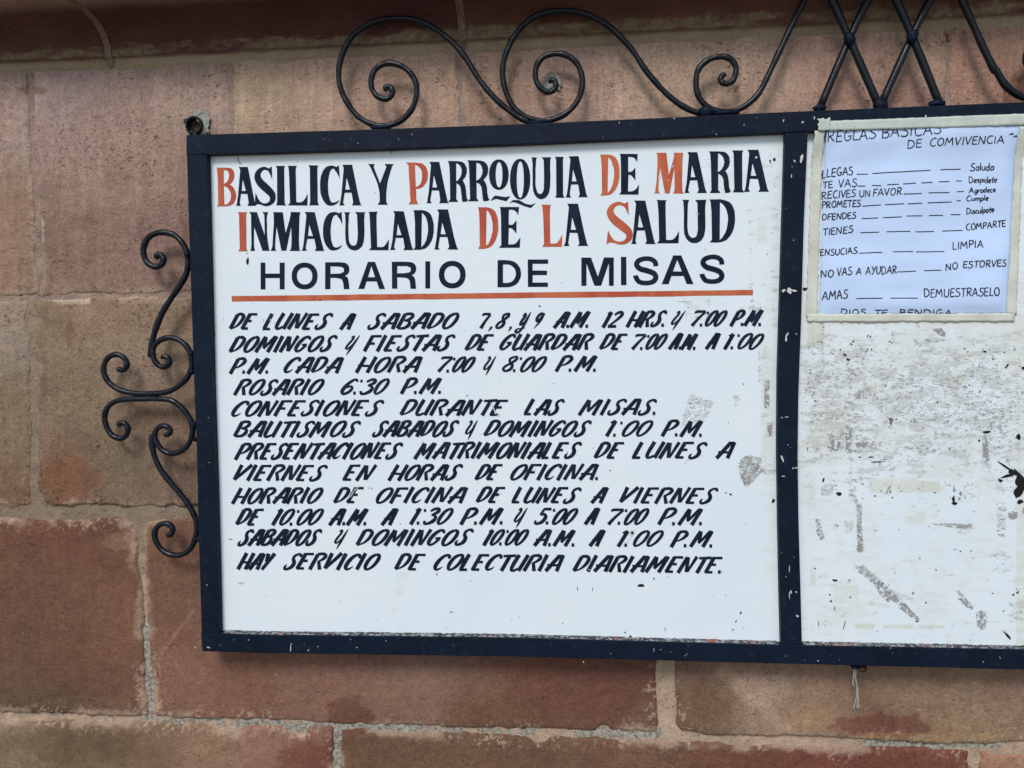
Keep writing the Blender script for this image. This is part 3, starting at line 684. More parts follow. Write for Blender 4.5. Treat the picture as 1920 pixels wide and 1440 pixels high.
# ---- lettering ---------------------------------------------------------------
SER = {  # condensed wedge serif, unit box
'I': [([(0,1),(.92,1),(.84,.93),(.86,.08),(1,0),(.06,0),(.17,.08),(.13,.93)],)],
'L': [([(0,1),(.46,1),(.39,.93),(.43,.085),(.76,.07),(1,.29),(.98,0),(.03,0),(.12,.07),(.07,.93)],)],
'A': [([(.14,1),(.58,1),(.93,.06),(1,0),(.57,0),(.63,.07),(.56,.31),(.25,.31),(.18,.07),(.24,0),(0,0),(.07,.06),(.21,.92)],[(.34,.68),(.28,.385),(.49,.385)])],
'B': [([(0,1),(.62,1),(.8,.965),(.9,.87),(.9,.75),(.82,.64),(.68,.565),(.84,.5),(.95,.4),(1,.27),(.95,.14),(.82,.05),(.62,0),(.02,0),(.1,.06),(.05,.93)],
       [(.37,.94),(.55,.925),(.63,.86),(.64,.75),(.56,.64),(.37,.57)],[(.37,.53),(.52,.5),(.68,.4),(.74,.28),(.7,.14),(.56,.06),(.4,.04)])],
'Y': [([(0,1),(.25,1),(.21,.93),(.46,.53),(.71,.93),(.63,1),(1,1),(.91,.93),(.71,.44),(.7,.08),(.77,0),(.37,0),(.45,.08),(.43,.42),(.09,.93)],)],
'P': [([(0,1),(.6,1),(.82,.955),(.95,.85),(1,.7),(.95,.55),(.8,.43),(.62,.38),(.45,.37),(.46,.08),(.55,0),(.1,0),(.2,.07),(.1,.93)],[(.4,.945),(.52,.925),(.68,.84),(.73,.7),(.7,.55),(.6,.45),(.44,.41)])],
'R': [([(0,1),(.55,1),(.78,.965),(.9,.87),(.93,.74),(.87,.62),(.72,.53),(.85,.42),(.9,.12),(.96,.05),(1,.065),(.93,.01),(.72,0),(.67,.09),(.64,.32),(.56,.42),(.42,.46),(.41,.08),(.5,0),(.03,0),(.12,.07),(.08,.93)],
       [(.4,.945),(.55,.92),(.66,.83),(.68,.7),(.6,.6),(.5,.53),(.4,.51)])],
'D': [([(0,1),(.55,1),(.8,.935),(.95,.79),(1,.58),(.97,.36),(.85,.18),(.65,.05),(.42,0),(.02,0),(.1,.07),(.08,.93)],[(.42,.93),(.55,.88),(.68,.73),(.73,.55),(.68,.32),(.55,.15),(.4,.06)])],
'E': [([(.02,1),(.93,1),(.9,.79),(.76,.92),(.46,.93),(.46,.565),(.62,.555),(.81,.67),(.81,.34),(.62,.475),(.46,.485),(.44,.085),(.78,.085),(1,.26),(.97,0),(0,0),(.1,.07),(.09,.93)],)],
'M': [([(.08,1),(.42,1),(.51,.45),(.69,.93),(.67,1),(1,1),(.97,.93),(.95,.07),(1,0),(.64,0),(.71,.08),(.69,.62),(.53,0),(.37,0),(.21,.63),(.15,.07),(.2,0),(0,0),(.07,.07),(.13,.93)],)],
'N': [([(0,1),(.38,1),(.765,.4),(.74,.93),(.64,1),(.94,1),(.86,.92),(.88,.3),(1,0),(.65,0),(.25,.62),(.24,.08),(.3,0),(.05,0),(.12,.07),(.1,.93)],)],
'U': [([(0,1),(.3,1),(.22,.93),(.21,.3),(.3,.15),(.45,.11),(.58,.15),(.65,.3),(.62,.93),(.52,1),(1,1),(.94,.93),(.96,.3),(.86,.1),(.66,.01),(.45,-.01),(.22,.05),(.09,.18),(.07,.35),(.07,.93)],)],
'C': [('s',[(.96,.80,.03),(.82,.92,.055),(.6,.955,.08),(.38,.89,.15),(.24,.72,.19),(.2,.5,.195),(.24,.28,.185),(.4,.1,.14),(.6,.05,.08),(.8,.075,.05),(.97,.14,.012)]),([(.95,1),(1,.66),(.9,.78),(.76,.87),(.7,.93),(.82,.96)],)],
'S': [('s',[(.84,.80,.03),(.7,.91,.06),(.45,.955,.08),(.22,.88,.12),(.14,.74,.165),(.28,.59,.19),(.58,.44,.20),(.85,.29,.17),(.86,.14,.13),(.66,.045,.085),(.4,.045,.06),(.2,.13,.04),(.06,.3,.015)]),
      ([(.84,1),(.86,.67),(.74,.82),(.64,.91),(.72,.965)],),([(.05,.34),(0,0),(.1,.055),(.3,.03),(.2,.12),(.1,.22)],)],
'O': [('ring',0,0,1,1,.34,.08,.68,.91)],
'Q': [('ring',0,0,1,1,.33,.04,.68,.935)],
}
SAN = {
'H': [([(0,1),(.2,1),(.2,.59),(.79,.59),(.79,1),(1,1),(1,0),(.79,0),(.79,.42),(.2,.42),(.2,0),(0,0)],)],
'O': [('ring',0,0,1,1,.205,.185,.795,.815)],
'R': [([(0,1),(.75,1),(.92,.94),(1,.82),(1,.67),(.93,.55),(.82,.5),(.93,.43),(.97,.3),(1,0),(.77,0),(.74,.3),(.62,.41),(.22,.42),(.22,0),(0,0)],[(.22,.84),(.65,.84),(.77,.78),(.78,.66),(.68,.58),(.22,.57)])],
'A': [([(.36,1),(.62,1),(1,0),(.78,0),(.69,.28),(.31,.28),(.22,0),(0,0)],[(.49,.85),(.36,.44),(.63,.44)])],
'I': [([(0,1),(1,1),(1,0),(0,0)],)],
'D': [([(0,1),(.55,1),(.85,.88),(1,.64),(1,.38),(.85,.12),(.55,0),(0,0)],[(.23,.84),(.5,.84),(.7,.74),(.78,.56),(.78,.42),(.68,.25),(.5,.16),(.23,.16)])],
'E': [([(0,1),(1,1),(1,.84),(.24,.84),(.24,.6),(.95,.6),(.95,.43),(.24,.43),(.24,.16),(1,.16),(1,0),(0,0)],)],
'M': [([(0,1),(.3,1),(.51,.33),(.7,1),(1,1),(1,0),(.85,0),(.85,.8),(.61,0),(.4,0),(.155,.78),(.155,0),(0,0)],)],
'S': [('s',[(.88,.66,.17),(.85,.8,.17),(.7,.9,.165),(.46,.92,.16),(.22,.85,.17),(.14,.71,.18),(.28,.57,.185),(.55,.5,.19),(.8,.41,.185),(.88,.26,.18),(.76,.12,.17),(.5,.075,.16),(.24,.12,.165),(.12,.27,.17),(.1,.34,.17)])],
}
def smooth_corners(pts, lim=48, it=2):
    for _ in range(it):
        out = []; n = len(pts)
        for i in range(n):
            a, b, c = (np.array(pts[(i + k) % n], float) for k in (-1, 0, 1))
            d1, d2 = b - a, c - b; ang = abs(math.degrees(math.atan2(d1[0] * d2[1] - d1[1] * d2[0], d1 @ d2)))
            if 6 < ang < lim: out += [tuple(a + (b - a) * .75), tuple(b + (c - b) * .25)]
            else: out.append(tuple(b))
        pts = out
    return pts
def put_glyph(P, spec, box, jit=0.35):
    """box = x0, x1, top y, base y in picture units"""
    x0, x1, yt, yb = box; w = x1 - x0; h = yb - yt
    T = lambda p: (x0 + p[0] * w, yb - p[1] * h)
    for it in spec:
        if it[0] == 's': P.stroke([(*T(p), p[2] * h) for p in it[1]], wob=0.02)
        elif it[0] == 'ring':
            _, a, b, c, d, e, f, g2, k = it
            def ell(xa, ya, xb, yb_, n=30, ex=2.15):
                o = []
                for i in range(n):
                    t = 2 * math.pi * i / n; cs, sn = math.cos(t), math.sin(t)
                    o.append(((xa + xb) / 2 + (xb - xa) / 2 * math.copysign(abs(cs) ** (2 / ex), cs), (ya + yb_) / 2 + (yb_ - ya) / 2 * math.copysign(abs(sn) ** (2 / ex), sn)))
                return o
            P.add([T(p) for p in ell(a, b, c, d)], [[T(p) for p in ell(e, f, g2, k)]])
        else:
            loops = [[T(p) for p in smooth_corners(l)] for l in it]
            loops = [[(x + random.uniform(-jit, jit), y + random.uniform(-jit, jit)) for x, y in l] for l in loops]
            P.add(loops[0], loops[1:])
D_INK = D_PANEL + 0.00035
def zb(ox, oy, s, q): return (ox + q[0] / s, ox + q[1] / s, oy + q[2] / s, oy + q[3] / s)
T1, T2, T3 = (400, 270, 5.3333), (750, 270, 5.3333), (1100, 270, 5.3333)
title1 = [('A',T1,(225,430,230,618)),('S',T1,(413,618,225,620)),('I',T1,(622,725,218,613)),('L',T1,(742,945,217,613)),('I',T1,(952,1058,213,612)),('C',T1,(1067,1265,213,620)),
          ('A',T1,(1258,1482,207,612)),('Y',T1,(1548,1805,200,607)),('A',T2,(262,488,178,593)),('R',T2,(477,685,170,580)),('R',T2,(672,900,163,573)),('O',T2,(890,1087,153,458)),
          ('Q',T2,(1100,1303,147,555)),('U',T2,(1312,1513,132,550)),('I',T2,(1548,1645,128,537)),('A',T2,(1655,1880,122,533)),('E',T3,(325,525,98,507)),('A',T3,(975,1205,80,490)),
          ('R',T3,(1222,1450,72,490)),('I',T3,(1455,1575,63,483)),('A',T3,(1572,1825,58,478))]
title2 = [('N',T1,(357,562,680,1068)),('M',T1,(570,870,680,1068)),('A',T1,(882,1112,680,1068)),('C',T1,(1095,1293,677,1068)),('U',T1,(1305,1520,680,1062)),('L',T1,(1550,1755,677,1062)),
          ('A',T1,(1765,2003,672,1060)),('D',T2,(130,340,662,1058)),('A',T2,(338,582,655,1055)),('E',T2,(990,1205,628,1038)),('A',T2,(1637,1885,597,1020)),
          ('A',T3,(442,690,565,1000)),('L',T3,(697,925,560,993)),('U',T3,(955,1200,558,990)),('D',T3,(1225,1487,553,985))]
reds = [('B',T1,(30,230,235,622)),('P',T2,(62,282,185,603)),('D',T3,(132,330,105,515)),('M',T3,(672,968,88,495)),('I',T1,(245,345,680,1072)),('D',T2,(778,985,633,1047)),('L',T2,(1415,1622,607,1028)),('S',T3,(200,458,575,1005))]
def split_words(ls, counts):
    i = 0
    for n in counts: yield ls[i:i + n]; i += n
for ls, counts in ((title1, (7, 1, 8, 1, 4)), (title2, (9, 1, 1, 4))):
    for grp in split_words(ls, counts):
        P = Poly(D_INK)
        for ch, T, q in grp: put_glyph(P, SER[ch], zb(*T, q))
        if len(grp) == 8:
            for pts in ([(1092,592),(1130,560),(1190,560),(1260,600),(1310,608),(1358,590),(1308,640),(1240,620),(1170,590),(1130,580)], [(905,572),(930,530),(955,514),(1010,524),(1055,530),(1103,520),(1065,572),(1010,560),(960,548),(925,560)]):
                P.add([(750 + a / 5.3333, 270 + b / 5.3333) for a, b in pts])
        o = P.build('painted_word', M_NAVY, board); o['label'] = 'navy serif letters ' + ''.join(g_[0] for g_ in grp)
for ch, T, q in reds:
    P = Poly(D_INK); put_glyph(P, SER[ch], zb(*T, q)); o = P.build('red_initial', M_RED, board); o['label'] = 'red painted initial ' + ch
A4_, A5_ = (420, 470, 3.6923), (920, 460, 3.6923)
heading = [('H',A4_,(253,420,82,268)),('O',A4_,(468,648,82,268)),('R',A4_,(700,868,80,266)),('A',A4_,(930,1115,78,265)),('R',A4_,(1162,1330,76,263)),('I',A4_,(1393,1428,73,262)),('O',A4_,(1487,1673,70,261)),
                 ('D',A5_,(48,210,102,290)),('E',A5_,(257,397,98,288)),('M',A5_,(628,852,84,280)),('I',A5_,(902,940,80,275)),('S',A5_,(985,1165,76,276)),('A',A5_,(1183,1405,70,268)),('S',A5_,(1445,1622,64,266))]
for grp in split_words(heading, (7, 2, 5)):
    P = Poly(D_INK)
    for ch, T, q in grp: put_glyph(P, SAN[ch], zb(*T, q), 0.25)
    o = P.build('painted_word', M_NAVY, board); o['label'] = 'navy sans word ' + ''.join(g_[0] for g_ in grp)
P = Poly(D_INK)
P.add([(434.4,554.9)] + [(434.4 + (1412.2 - 434.4) * t, 554.9 - 11.5 * t + random.uniform(-.3,.3)) for t in np.linspace(0.02, 0.98, 30)] + [(1412.2,543.4),(1411.6,553.6)] +
      [(434.4 + (1412.2 - 434.4) * t, 565.6 - 12 * t + random.uniform(-.5,.5)) for t in np.linspace(0.98, 0.02, 30)] + [(434.8,565.4)])
P.build('red_underline', M_RED, board)

V, Bm, Th = .20, .16, .125
CAS = {  # painter's casual: advance, strokes of (x, y, width), em units before slanting
'A': (.70, [[(.10,.0,V),(.36,.95,V)],[(.60,.0,V),(.52,.98,V)],[(.02,.37,Th),(.56,.36,Th)],[(.30,.93,.14),(.55,.93,.14)]]),
'B': (.64, [[(.10,.04,V),(.12,.94,V)],[(.12,.93,.14),(.40,.94,.16),(.50,.80,.18),(.42,.62,.15),(.22,.53,.09)],[(.22,.54,.09),(.46,.48,.15),(.53,.28,.19),(.40,.08,.15),(.12,.05,.12)]]),
'C': (.58, [[(.50,.74,.15),(.52,.86,.16),(.40,.94,.13),(.24,.84,.16),(.12,.55,.20),(.10,.22,.20),(.20,.06,.14),(.34,.10,.09),(.44,.24,.03)]]),
'D': (.64, [[(.10,.06,V),(.12,.92,V)],[(.10,.93,.14),(.34,.94,.17),(.50,.78,.20),(.48,.45,.17),(.34,.18,.10),(.10,.03,.06)]]),
'E': (.60, [[(.11,.02,V),(.13,.95,V)],[(.10,.93,Th),(.52,.93,.14)],[(.10,.52,Th),(.40,.52,.14)],[(.06,.06,Th),(.42,.06,.14)]]),
'F': (.58, [[(.11,.0,V),(.13,.95,V)],[(.10,.93,Th),(.54,.93,.14)],[(.10,.48,Th),(.40,.48,.14)]]),
'G': (.64, [[(.52,.76,.14),(.52,.87,.15),(.40,.94,.13),(.24,.84,.16),(.12,.55,.19),(.10,.22,.19),(.20,.06,.14),(.36,.12,.12),(.50,.42,.15)],[(.30,.44,.10),(.54,.46,.13)]]),
'H': (.72, [[(.10,.0,V),(.12,1,V)],[(.56,.0,V),(.58,1,V)],[(.00,.46,Th),(.58,.42,Th)]]),
'I': (.32, [[(.12,.0,V),(.12,1,V)]]),
'L': (.54, [[(.13,1,V),(.12,.4,.21),(.12,.08,.19)],[(.06,.06,.14),(.42,.06,.14)]]),
'M': (.88, [[(.08,.0,V),(.18,.95,V)],[(.20,.95,.18),(.38,.25,.17)],[(.37,.22,.12),(.64,.96,.17)],[(.72,.97,.18),(.66,.0,V)]]),
'N': (.66, [[(.08,.0,V),(.14,.95,.2)],[(.17,.97,.19),(.44,.05,.19)],[(.48,.08,.12),(.56,1,.18)]]),
'O': (.64, [[(.34,.94,.14),(.17,.76,.17),(.10,.40,.20),(.16,.10,.17),(.32,.05,.12),(.48,.26,.16),(.55,.62,.19),(.50,.88,.17),(.34,.94,.14)]]),
'P': (.60, [[(.10,.0,V),(.12,.92,V)],[(.10,.93,.14),(.38,.95,.17),(.52,.80,.20),(.46,.58,.15),(.30,.42,.09),(.12,.35,.05)]]),
'R': (.66, [[(.10,.0,V),(.12,.92,V)],[(.10,.93,.14),(.38,.95,.16),(.52,.82,.19),(.45,.62,.14),(.28,.48,.08)],[(.32,.50,.17),(.56,.0,V)]]),
'S': (.58, [[(.52,.78,.17),(.50,.90,.15),(.38,.95,.12),(.24,.83,.14),(.26,.64,.18),(.38,.44,.21),(.38,.20,.19),(.24,.05,.14),(.10,.06,.15),(.06,.20,.12),(.10,.32,.03)]]),
'T': (.56, [[(.28,.0,V),(.31,.95,V)],[(.02,.90,.13),(.58,.94,.15)]]),
'U': (.66, [[(.13,1,V),(.10,.45,.20),(.13,.12,.18),(.26,.04,.13),(.42,.16,.12)],[(.54,1,V),(.50,.02,V)]]),
'V': (.62, [[(.10,1,V),(.13,.06,.2)],[(.14,.06,.13),(.56,1,V)]]),
'Y': (.56, [[(.08,.98,V),(.22,.48,.18)],[(.48,.98,V),(.20,.0,.17)]]),
'y': (.60, [[(.02,.84,.06),(.14,.95,.10),(.20,.80,.11),(.04,.42,.12),(.03,.20,.11),(.20,.20,.08),(.40,.48,.06)],[(.56,1.0,.04),(.47,.6,.12),(.38,.1,.11),(.33,-.22,.02)]]),
'j': (.62, [[(.06,.76,.05),(.18,.92,.12),(.23,.76,.15),(.14,.42,.14),(.16,.24,.12),(.30,.30,.09),(.46,.56,.07)],[(.50,1.0,.05),(.46,.5,.15),(.40,-.05,.12),(.20,-.24,.12),(.05,-.16,.15),(.12,-.02,.08),(.4,0,.07),(.62,.04,.03)]]),
'0': (.52, [[(.30,.94,.13),(.15,.76,.16),(.09,.40,.18),(.13,.10,.15),(.26,.06,.11),(.40,.28,.14),(.46,.64,.17),(.42,.88,.15),(.30,.94,.13)]]),
'1': (.34, [[(.14,.0,.2),(.18,.96,.2)],[(.02,.84,.08),(.18,.94,.15)]]),
'2': (.54, [[(.08,.76,.11),(.18,.90,.14),(.36,.93,.16),(.44,.76,.18),(.30,.45,.13),(.06,.10,.10)],[(.02,.07,.16),(.46,.07,.15)]]),
'3': (.54, [[(.10,.78,.11),(.24,.92,.14),(.42,.90,.17),(.42,.72,.17),(.22,.56,.08)],[(.22,.56,.08),(.44,.46,.15),(.44,.22,.19),(.26,.05,.14),(.10,.07,.15),(.07,.22,.10)]]),
'5': (.56, [[(.14,.92,.13),(.52,.92,.15)],[(.18,.92,.13),(.12,.58,.12)],[(.12,.58,.12),(.32,.60,.15),(.44,.42,.19),(.38,.16,.17),(.20,.05,.14),(.07,.10,.15),(.05,.24,.08)]]),
'6': (.56, [[(.48,.80,.13),(.46,.91,.13),(.32,.92,.13),(.16,.65,.18),(.08,.28,.20),(.18,.06,.15),(.36,.14,.15),(.44,.38,.15),(.34,.52,.12),(.16,.42,.06)]]),
'7': (.52, [[(-.04,.80,.09),(-.01,.91,.14),(.50,.92,.13)],[(.50,.90,.12),(.28,.50,.14),(.12,.04,.19)]]),
'8': (.54, [[(.30,.94,.12),(.14,.82,.13),(.20,.62,.15),(.38,.42,.17),(.40,.18,.16),(.24,.05,.12),(.08,.14,.15),(.09,.34,.13),(.28,.54,.12),(.42,.74,.15),(.42,.90,.14),(.30,.94,.12)]]),
'9': (.52, [[(.34,.94,.12),(.16,.82,.14),(.08,.58,.15),(.18,.42,.12),(.34,.56,.12),(.44,.82,.14),(.36,.94,.12)],[(.46,.92,.15),(.40,.45,.13),(.16,-.02,.03)]]),
'.': (.32, [[(.09,.09,.18),(.26,.09,.18)]]),
',': (.26, [[(.10,.12,.16),(.14,.02,.12),(.04,-.18,.02)]]),
':': (.26, [[(.03,.09,.17),(.19,.09,.17)],[(.05,.84,.15),(.20,.84,.15)]]),
' ': (.30, []),
}
def casual_word(P, txt, x0, x1, yb0, yb1, h, slant=0.54, wk=1.18):
    """painted word whose ink spans x0..x1; base line from yb0 to yb1"""
    adv = 0; ext = []; pos = []
    for ch in txt:
        a, st = CAS[ch]; pos.append(adv)
        for s in st:
            for p in s: ext.append((adv + p[0] * 1.0, p[1], p[2]))
        adv += a
    # find k such that k*x + slant*y*h spans x1-x0 (stroke width kept)
    for slant in (slant, .50, .46, .42, .38, .34, .30, .26, .22):
        lo, hi = 0.2, 3.0
        for _ in range(30):
            k = (lo + hi) / 2
            xs0 = min(k * e[0] + slant * e[1] - e[2] * .46 for e in ext); xs1 = max(k * e[0] + slant * e[1] + e[2] * .46 for e in ext)
            if (xs1 - xs0) * h > x1 - x0: hi = k
            else: lo = k
        if k > (0.80 if len(txt) < 3 else 0.70): break
    for ch, ad in zip(txt, pos):
        jx, jy, js = random.uniform(-.012, .012), random.uniform(-.02, .02), slant + random.uniform(-.03, .03)
        dot = ch in '.,:'
        for s in CAS[ch][1]:
            pts = []
            for q, p in enumerate(s):
                yy = p[1] + jy; gx = k * (ad + p[0]) if not dot else k * ad + p[0]
                X = x0 + (gx + jx + js * yy - xs0) * h
                f = (X - x0) / max(1, x1 - x0); pts.append((X, yb0 + (yb1 - yb0) * f - yy * h, p[2] * wk * h))
            # the brush lands and lifts with a slanted edge
            P.stroke(pts, wob=0.03)
LINES = [
 ([('DE',428.9,484.6),('LUNES',490.8,623.6),('A',636,669.7),('SABADO',689.2,861.6),('7',898.8,921.8),(',',914,922.5),('8',928.9,956.3),(',',952,959),('j',965,996),('9',1000.6,1022.7),('A.M.',1036,1107),('12',1127.8,1169),('HRS.',1172.8,1250),('y',1258,1286),('7:00',1294.7,1365),('P.M.',1367.8,1432)],618.4,616.5,611,30.5,'DE LUNES A SABADO 7, 8, y 9 A.M. 12 HRS. y 7:00 P.M.'),
 ([('DOMINGOS',428.9,632.5),('y',646.7,675),('FIESTAS',680.3,854.5),('DE',870.4,928),('GUARDAR',936.8,1113.8),('DE',1123,1178.4),('7:00',1183,1252.5),('A.M.',1251.6,1310),('A',1321,1352),('1:00',1355.6,1433.4)],661,657,655,30.5,'DOMINGOS y FIESTAS DE GUARDAR DE 7:00 A.M. A 1:00'),
 ([('P.M.',428.9,507),('CADA',531.6,645.8),('HORA',665.3,793.4),('7:00',819,891.7),('y',905.8,929.7),('8:00',941,1025.4),('P.M.',1039.5,1122)],700.7,697.5,696,30,'P.M. CADA HORA 7:00 y 8:00 P.M.'),
 ([('ROSARIO',436.8,607.7),('6:30',639.6,730.8),('P.M.',749.4,831)],741.5,738,736,30,'ROSARIO 6:30 P.M.'),
 ([('CONFESIONES',434,719.3),('DURANTE',748.5,955.4),('LAS',980,1059),('MISAS.',1083,1234.7)],781,779,777,30,'CONFESIONES DURANTE LAS MISAS.'),
 ([('BAUTISMOS',436.8,676.8),('SABADOS',698,861.6),('y',872,895),('DOMINGOS',905.8,1109),('1:00',1134.4,1224.4),('P.M.',1238.4,1321)],820,818.6,818.4,30.5,'BAUTISMOS SABADOS y DOMINGOS 1:00 P.M.'),
 ([('PRESENTACIONES',438.6,755.6),('MATRIMONIALES',774.8,1091),('DE',1112.8,1171.9),('LUNES',1183,1326.6),('A',1340.6,1380)],862,859.6,859.7,31,'PRESENTACIONES MATRIMONIALES DE LUNES A'),
 ([('VIERNES',436,614.8),('EN',641.4,707.8),('HORAS',726.4,866.9),('DE',889,943.9),('OFICINA.',957.2,1126.9)],902,900.5,899.5,30,'VIERNES EN HORAS DE OFICINA.'),
 ([('HORARIO',433.3,606),('DE',624.5,683.9),('OFICINA',705,877.5),('DE',891.7,948.3),('LUNES',957.2,1089.4),('A',1106,1141),('VIERNES',1160.6,1347.2)],944.5,943,944.6,30,'HORARIO DE OFICINA DE LUNES A VIERNES'),
 ([('DE',440.4,497),('10:00',507.7,606.8),('A.M.',614.8,691),('A',713,747.6),('1:30',766.8,849.2),('P.M.',861.6,946.6),('y',963.4,990),('5:00',1001.5,1083.8),('A',1094,1126),('7:00',1138,1217.8),('P.M.',1231.9,1321)],985.6,983.2,985,31.5,'DE 10:00 A.M. A 1:30 P.M. y 5:00 A 7:00 P.M.'),
 ([('SABADOS',445.7,604.2),('y',627,654.6),('DOMINGOS',667,887.2),('10:00',904,992.6),('A.M.',998.8,1081),('A',1102.5,1135.3),('1:00',1156,1243),('P.M.',1255.3,1340)],1023.6,1022.8,1027,31,'SABADOS y DOMINGOS 10:00 A.M. A 1:00 P.M.'),
 ([('HAY',443,518.3),('SERVICIO',531.6,714),('DE',738.8,800.5),('COLECTURIA',812.9,1059),('DIARIAMENTE.',1073,1356.6)],1067.5,1069.7,1076,31,'HAY SERVICIO DE COLECTURIA DIARIAMENTE.'),
]
for words, yl, ym, yr, h, txt in LINES:
    base = lambda x: float(np.interp(x, [430, 920, 1400], [yl, ym, yr]))
    for w, x0, x1 in words:
        P = Poly(D_INK); casual_word(P, w, x0, x1, base(x0), base(x1), h)
        o = P.build('painted_word', M_NAVY, board); o['label'] = 'navy slanted brush word ' + w.replace('j', 'y')

# ---- chips, specks and residue on the panels (flat, ragged)
P = Poly(D_INK + 0.0002)
for x, y, rx, ry, a in [(464,490,2.2,6.5,0),(463,475,1,1,0),(1202,1098,7,2.4,.05),(600,562,2,1.2,-.4),(1012,574,2,1.2,0),(1452,299,3,2.6,0),(1444,302,1.6,3,.1),(548,287,2.6,1.6,0),(734,283,2,1.5,0),(733,287,1,1.2,0),
                        (447,300,.7,5,-.2),(450,306,1,1.6,0),(876,742,2,.8,0),(819,1077,.9,2,0),(1083,1104,.7,4,-.1),(1111,1105,.5,4,.1),(1172,1186,1.6,1.3,0),(1182,1193,2.4,1.7,.3),(1247,1178,1,1,0),(1247,1182,.9,.9,0),
                        (432,1011,3.5,.6,-.1),(1370,927,3,1.4,.5),(1361,924,1.5,1,0),(1389,1149,1.4,2.8,.5),(1380,1165,1,2.5,.4),(1374,1181,1,2,0),(1361,1116,.8,.9,0),(846,1147,1.5,1,0),(843,1149,.8,.8,0),(849,1148,.8,.8,0),
                        (1226,1085,1.8,1.2,-.5),(1251,1081,.8,.7,0),(1144,882,1,1.6,0),(697,916,1.2,1,.6),(691,915,1,.8,0),(399,640,1,5,.1),(399,555,1.2,3.4,0),(401,626,2.4,6,0),(1394,720,1,1.4,0),(471,368,1.8,1.6,0),
                        (1525,292,1.6,4,.0),(1509,542,4,3,.5),(1516,540,3,2.4,0),(1627,630,.9,2.8,.6),(1626,657,.9,3,.2)]:
    P.add(ragged(x, y, rx * 1.05, ry * 1.05, 12, .25, a))
rg = random.Random(5)
for i in range(150):
    x, y = rg.uniform(400, 1450), rg.uniform(295, 1188); r = rg.choice([.35, .4, .5, .6, .8])
    P.add(ragged(x, y, r * rg.uniform(.8, 1.6), r, 7, .3, rg.uniform(0, 3), rg))
o = P.build('paint_chip', M_BLACK, board); o['kind'] = 'stuff'
P = Poly(D_INK + 0.0002)
for x, y, rx, ry, a in [(925,765,1.4,7,-.4),(929,774,1.6,3,0),(934,779,2.6,1.4,.2),(921,757,1,3,-.4),(661,925,.9,9,.45),(667,917,.8,6,.6),(672,914,.7,4,.7),(655,932,.8,5,.4),(1418,295,2.2,2.6,.3),(1236,332,1.6,4,.3),(1262,312,1.4,2.4,.8),
                        (1353,1071,1.2,3,.4),(494,1000 - 400,.8,3,.2),(507,600,.7,3,.2),(514,605,.8,2.4,.2),(505,637,.7,3,.1),(1283,565,14,.5,0),(1308,400,3,1,.5),(792,1052,.9,1,0),(1300,628,.8,1,0),(1105,1068,2,.8,.2),(1253,338,1,2,.6)]:
    P.add(ragged(x, y, rx, ry, 9, .4, a))
o = P.build('paint_fleck', M_WHITECHIP, board); o['kind'] = 'stuff'
P = Poly(D_PANEL + 0.0006)
for pts in ([(1902,878),(1899,890),(1907,892),(1902,905),(1908,912),(1899,922),(1905,934),(1915,930),(1922,915),(1922,897),(1914,889)],):
    P.add(smooth_corners(pts, 80, 1))
for x, y, rx, ry, a in [(1884,874,13,2,.6),(1896,884,6,4,.2),(1890,892,12,3,-.2),(1876,901,4,3,.8),(1910,819,4,6,0),(1850,810,7,2.6,.05),(1847,659,2.4,2,0),(1889,685,2.6,2.2,-.4),(1886,689,2,1.5,0),(1836,826,2,2.4,.5),
                        (1852,861,2.5,1,0),(1913,941,6,4,0),(1919,690,3,3,0),(1788,937,3,7,0),(1790,944,5,3,.2),(1544,900,2,4,.3),(1573,926,6,3,.1),(1565,1140,0.8,3,0),(1500+64,1088,4,1.6,.3),(1568,1088,2.4,1.6,.4),
                        (1887,1190,1.6,8,-.6),(1892,1194,1.4,7,-.5),(1908,1111,3,1.6,-.4),(1903,655,1,2,0),(1450,939,3,4,.6),(1633,857,6,1,0),(1612,857,3,1,0),(1645,866,14,.9,-.05),(1869,684,1,1.4,0),
                        (1719,1165,2.5,1.4,.5),(1556,1115,2,1.2,.3),(1558,1127,2,2,0),(1450+133,1172,.8,8,.25),(1900,1115,2,2,0),(1712,1112,1.4,2.4,.3),(1906,1104,1,1,0),(1632,631,3,1,-.9),(1600,640,3,1,-.8),(1596,645,3,1,.7),(1584,665,4,1.6,.4),(1590,674,3,2.4,.8)]:
    P.add(ragged(x, y, rx, ry, 14, .28, a))
for i in range(170):
    x, y = rg.uniform(1512, 1925), 640 + 560 * rg.random() ** 1.5; r = rg.choice([.4, .5, .6, .9, 1.2])
    P.add(ragged(x, y, r * rg.uniform(.8, 2), r, 7, .35, rg.uniform(0, 3), rg))
o = P.build('paint_chip', M_BLACK, board2); o['kind'] = 'stuff'
def film_poly(P, pts, holes=0):
    out = []
    for i in range(len(pts)):
        a, b = np.array(pts[i], float), np.array(pts[(i + 1) % len(pts)], float); L = np.hypot(*(b - a)); n = max(2, int(L / 2.2))
        for t in np.linspace(0, 1, n, endpoint=False): out.append(tuple(a + (b - a) * t + [rg.uniform(-.7, .7), rg.uniform(-.7, .7)]))
    c = np.mean(pts, 0); hs = []
    P.add(out)
P = Poly(D_PANEL + 0.0004)
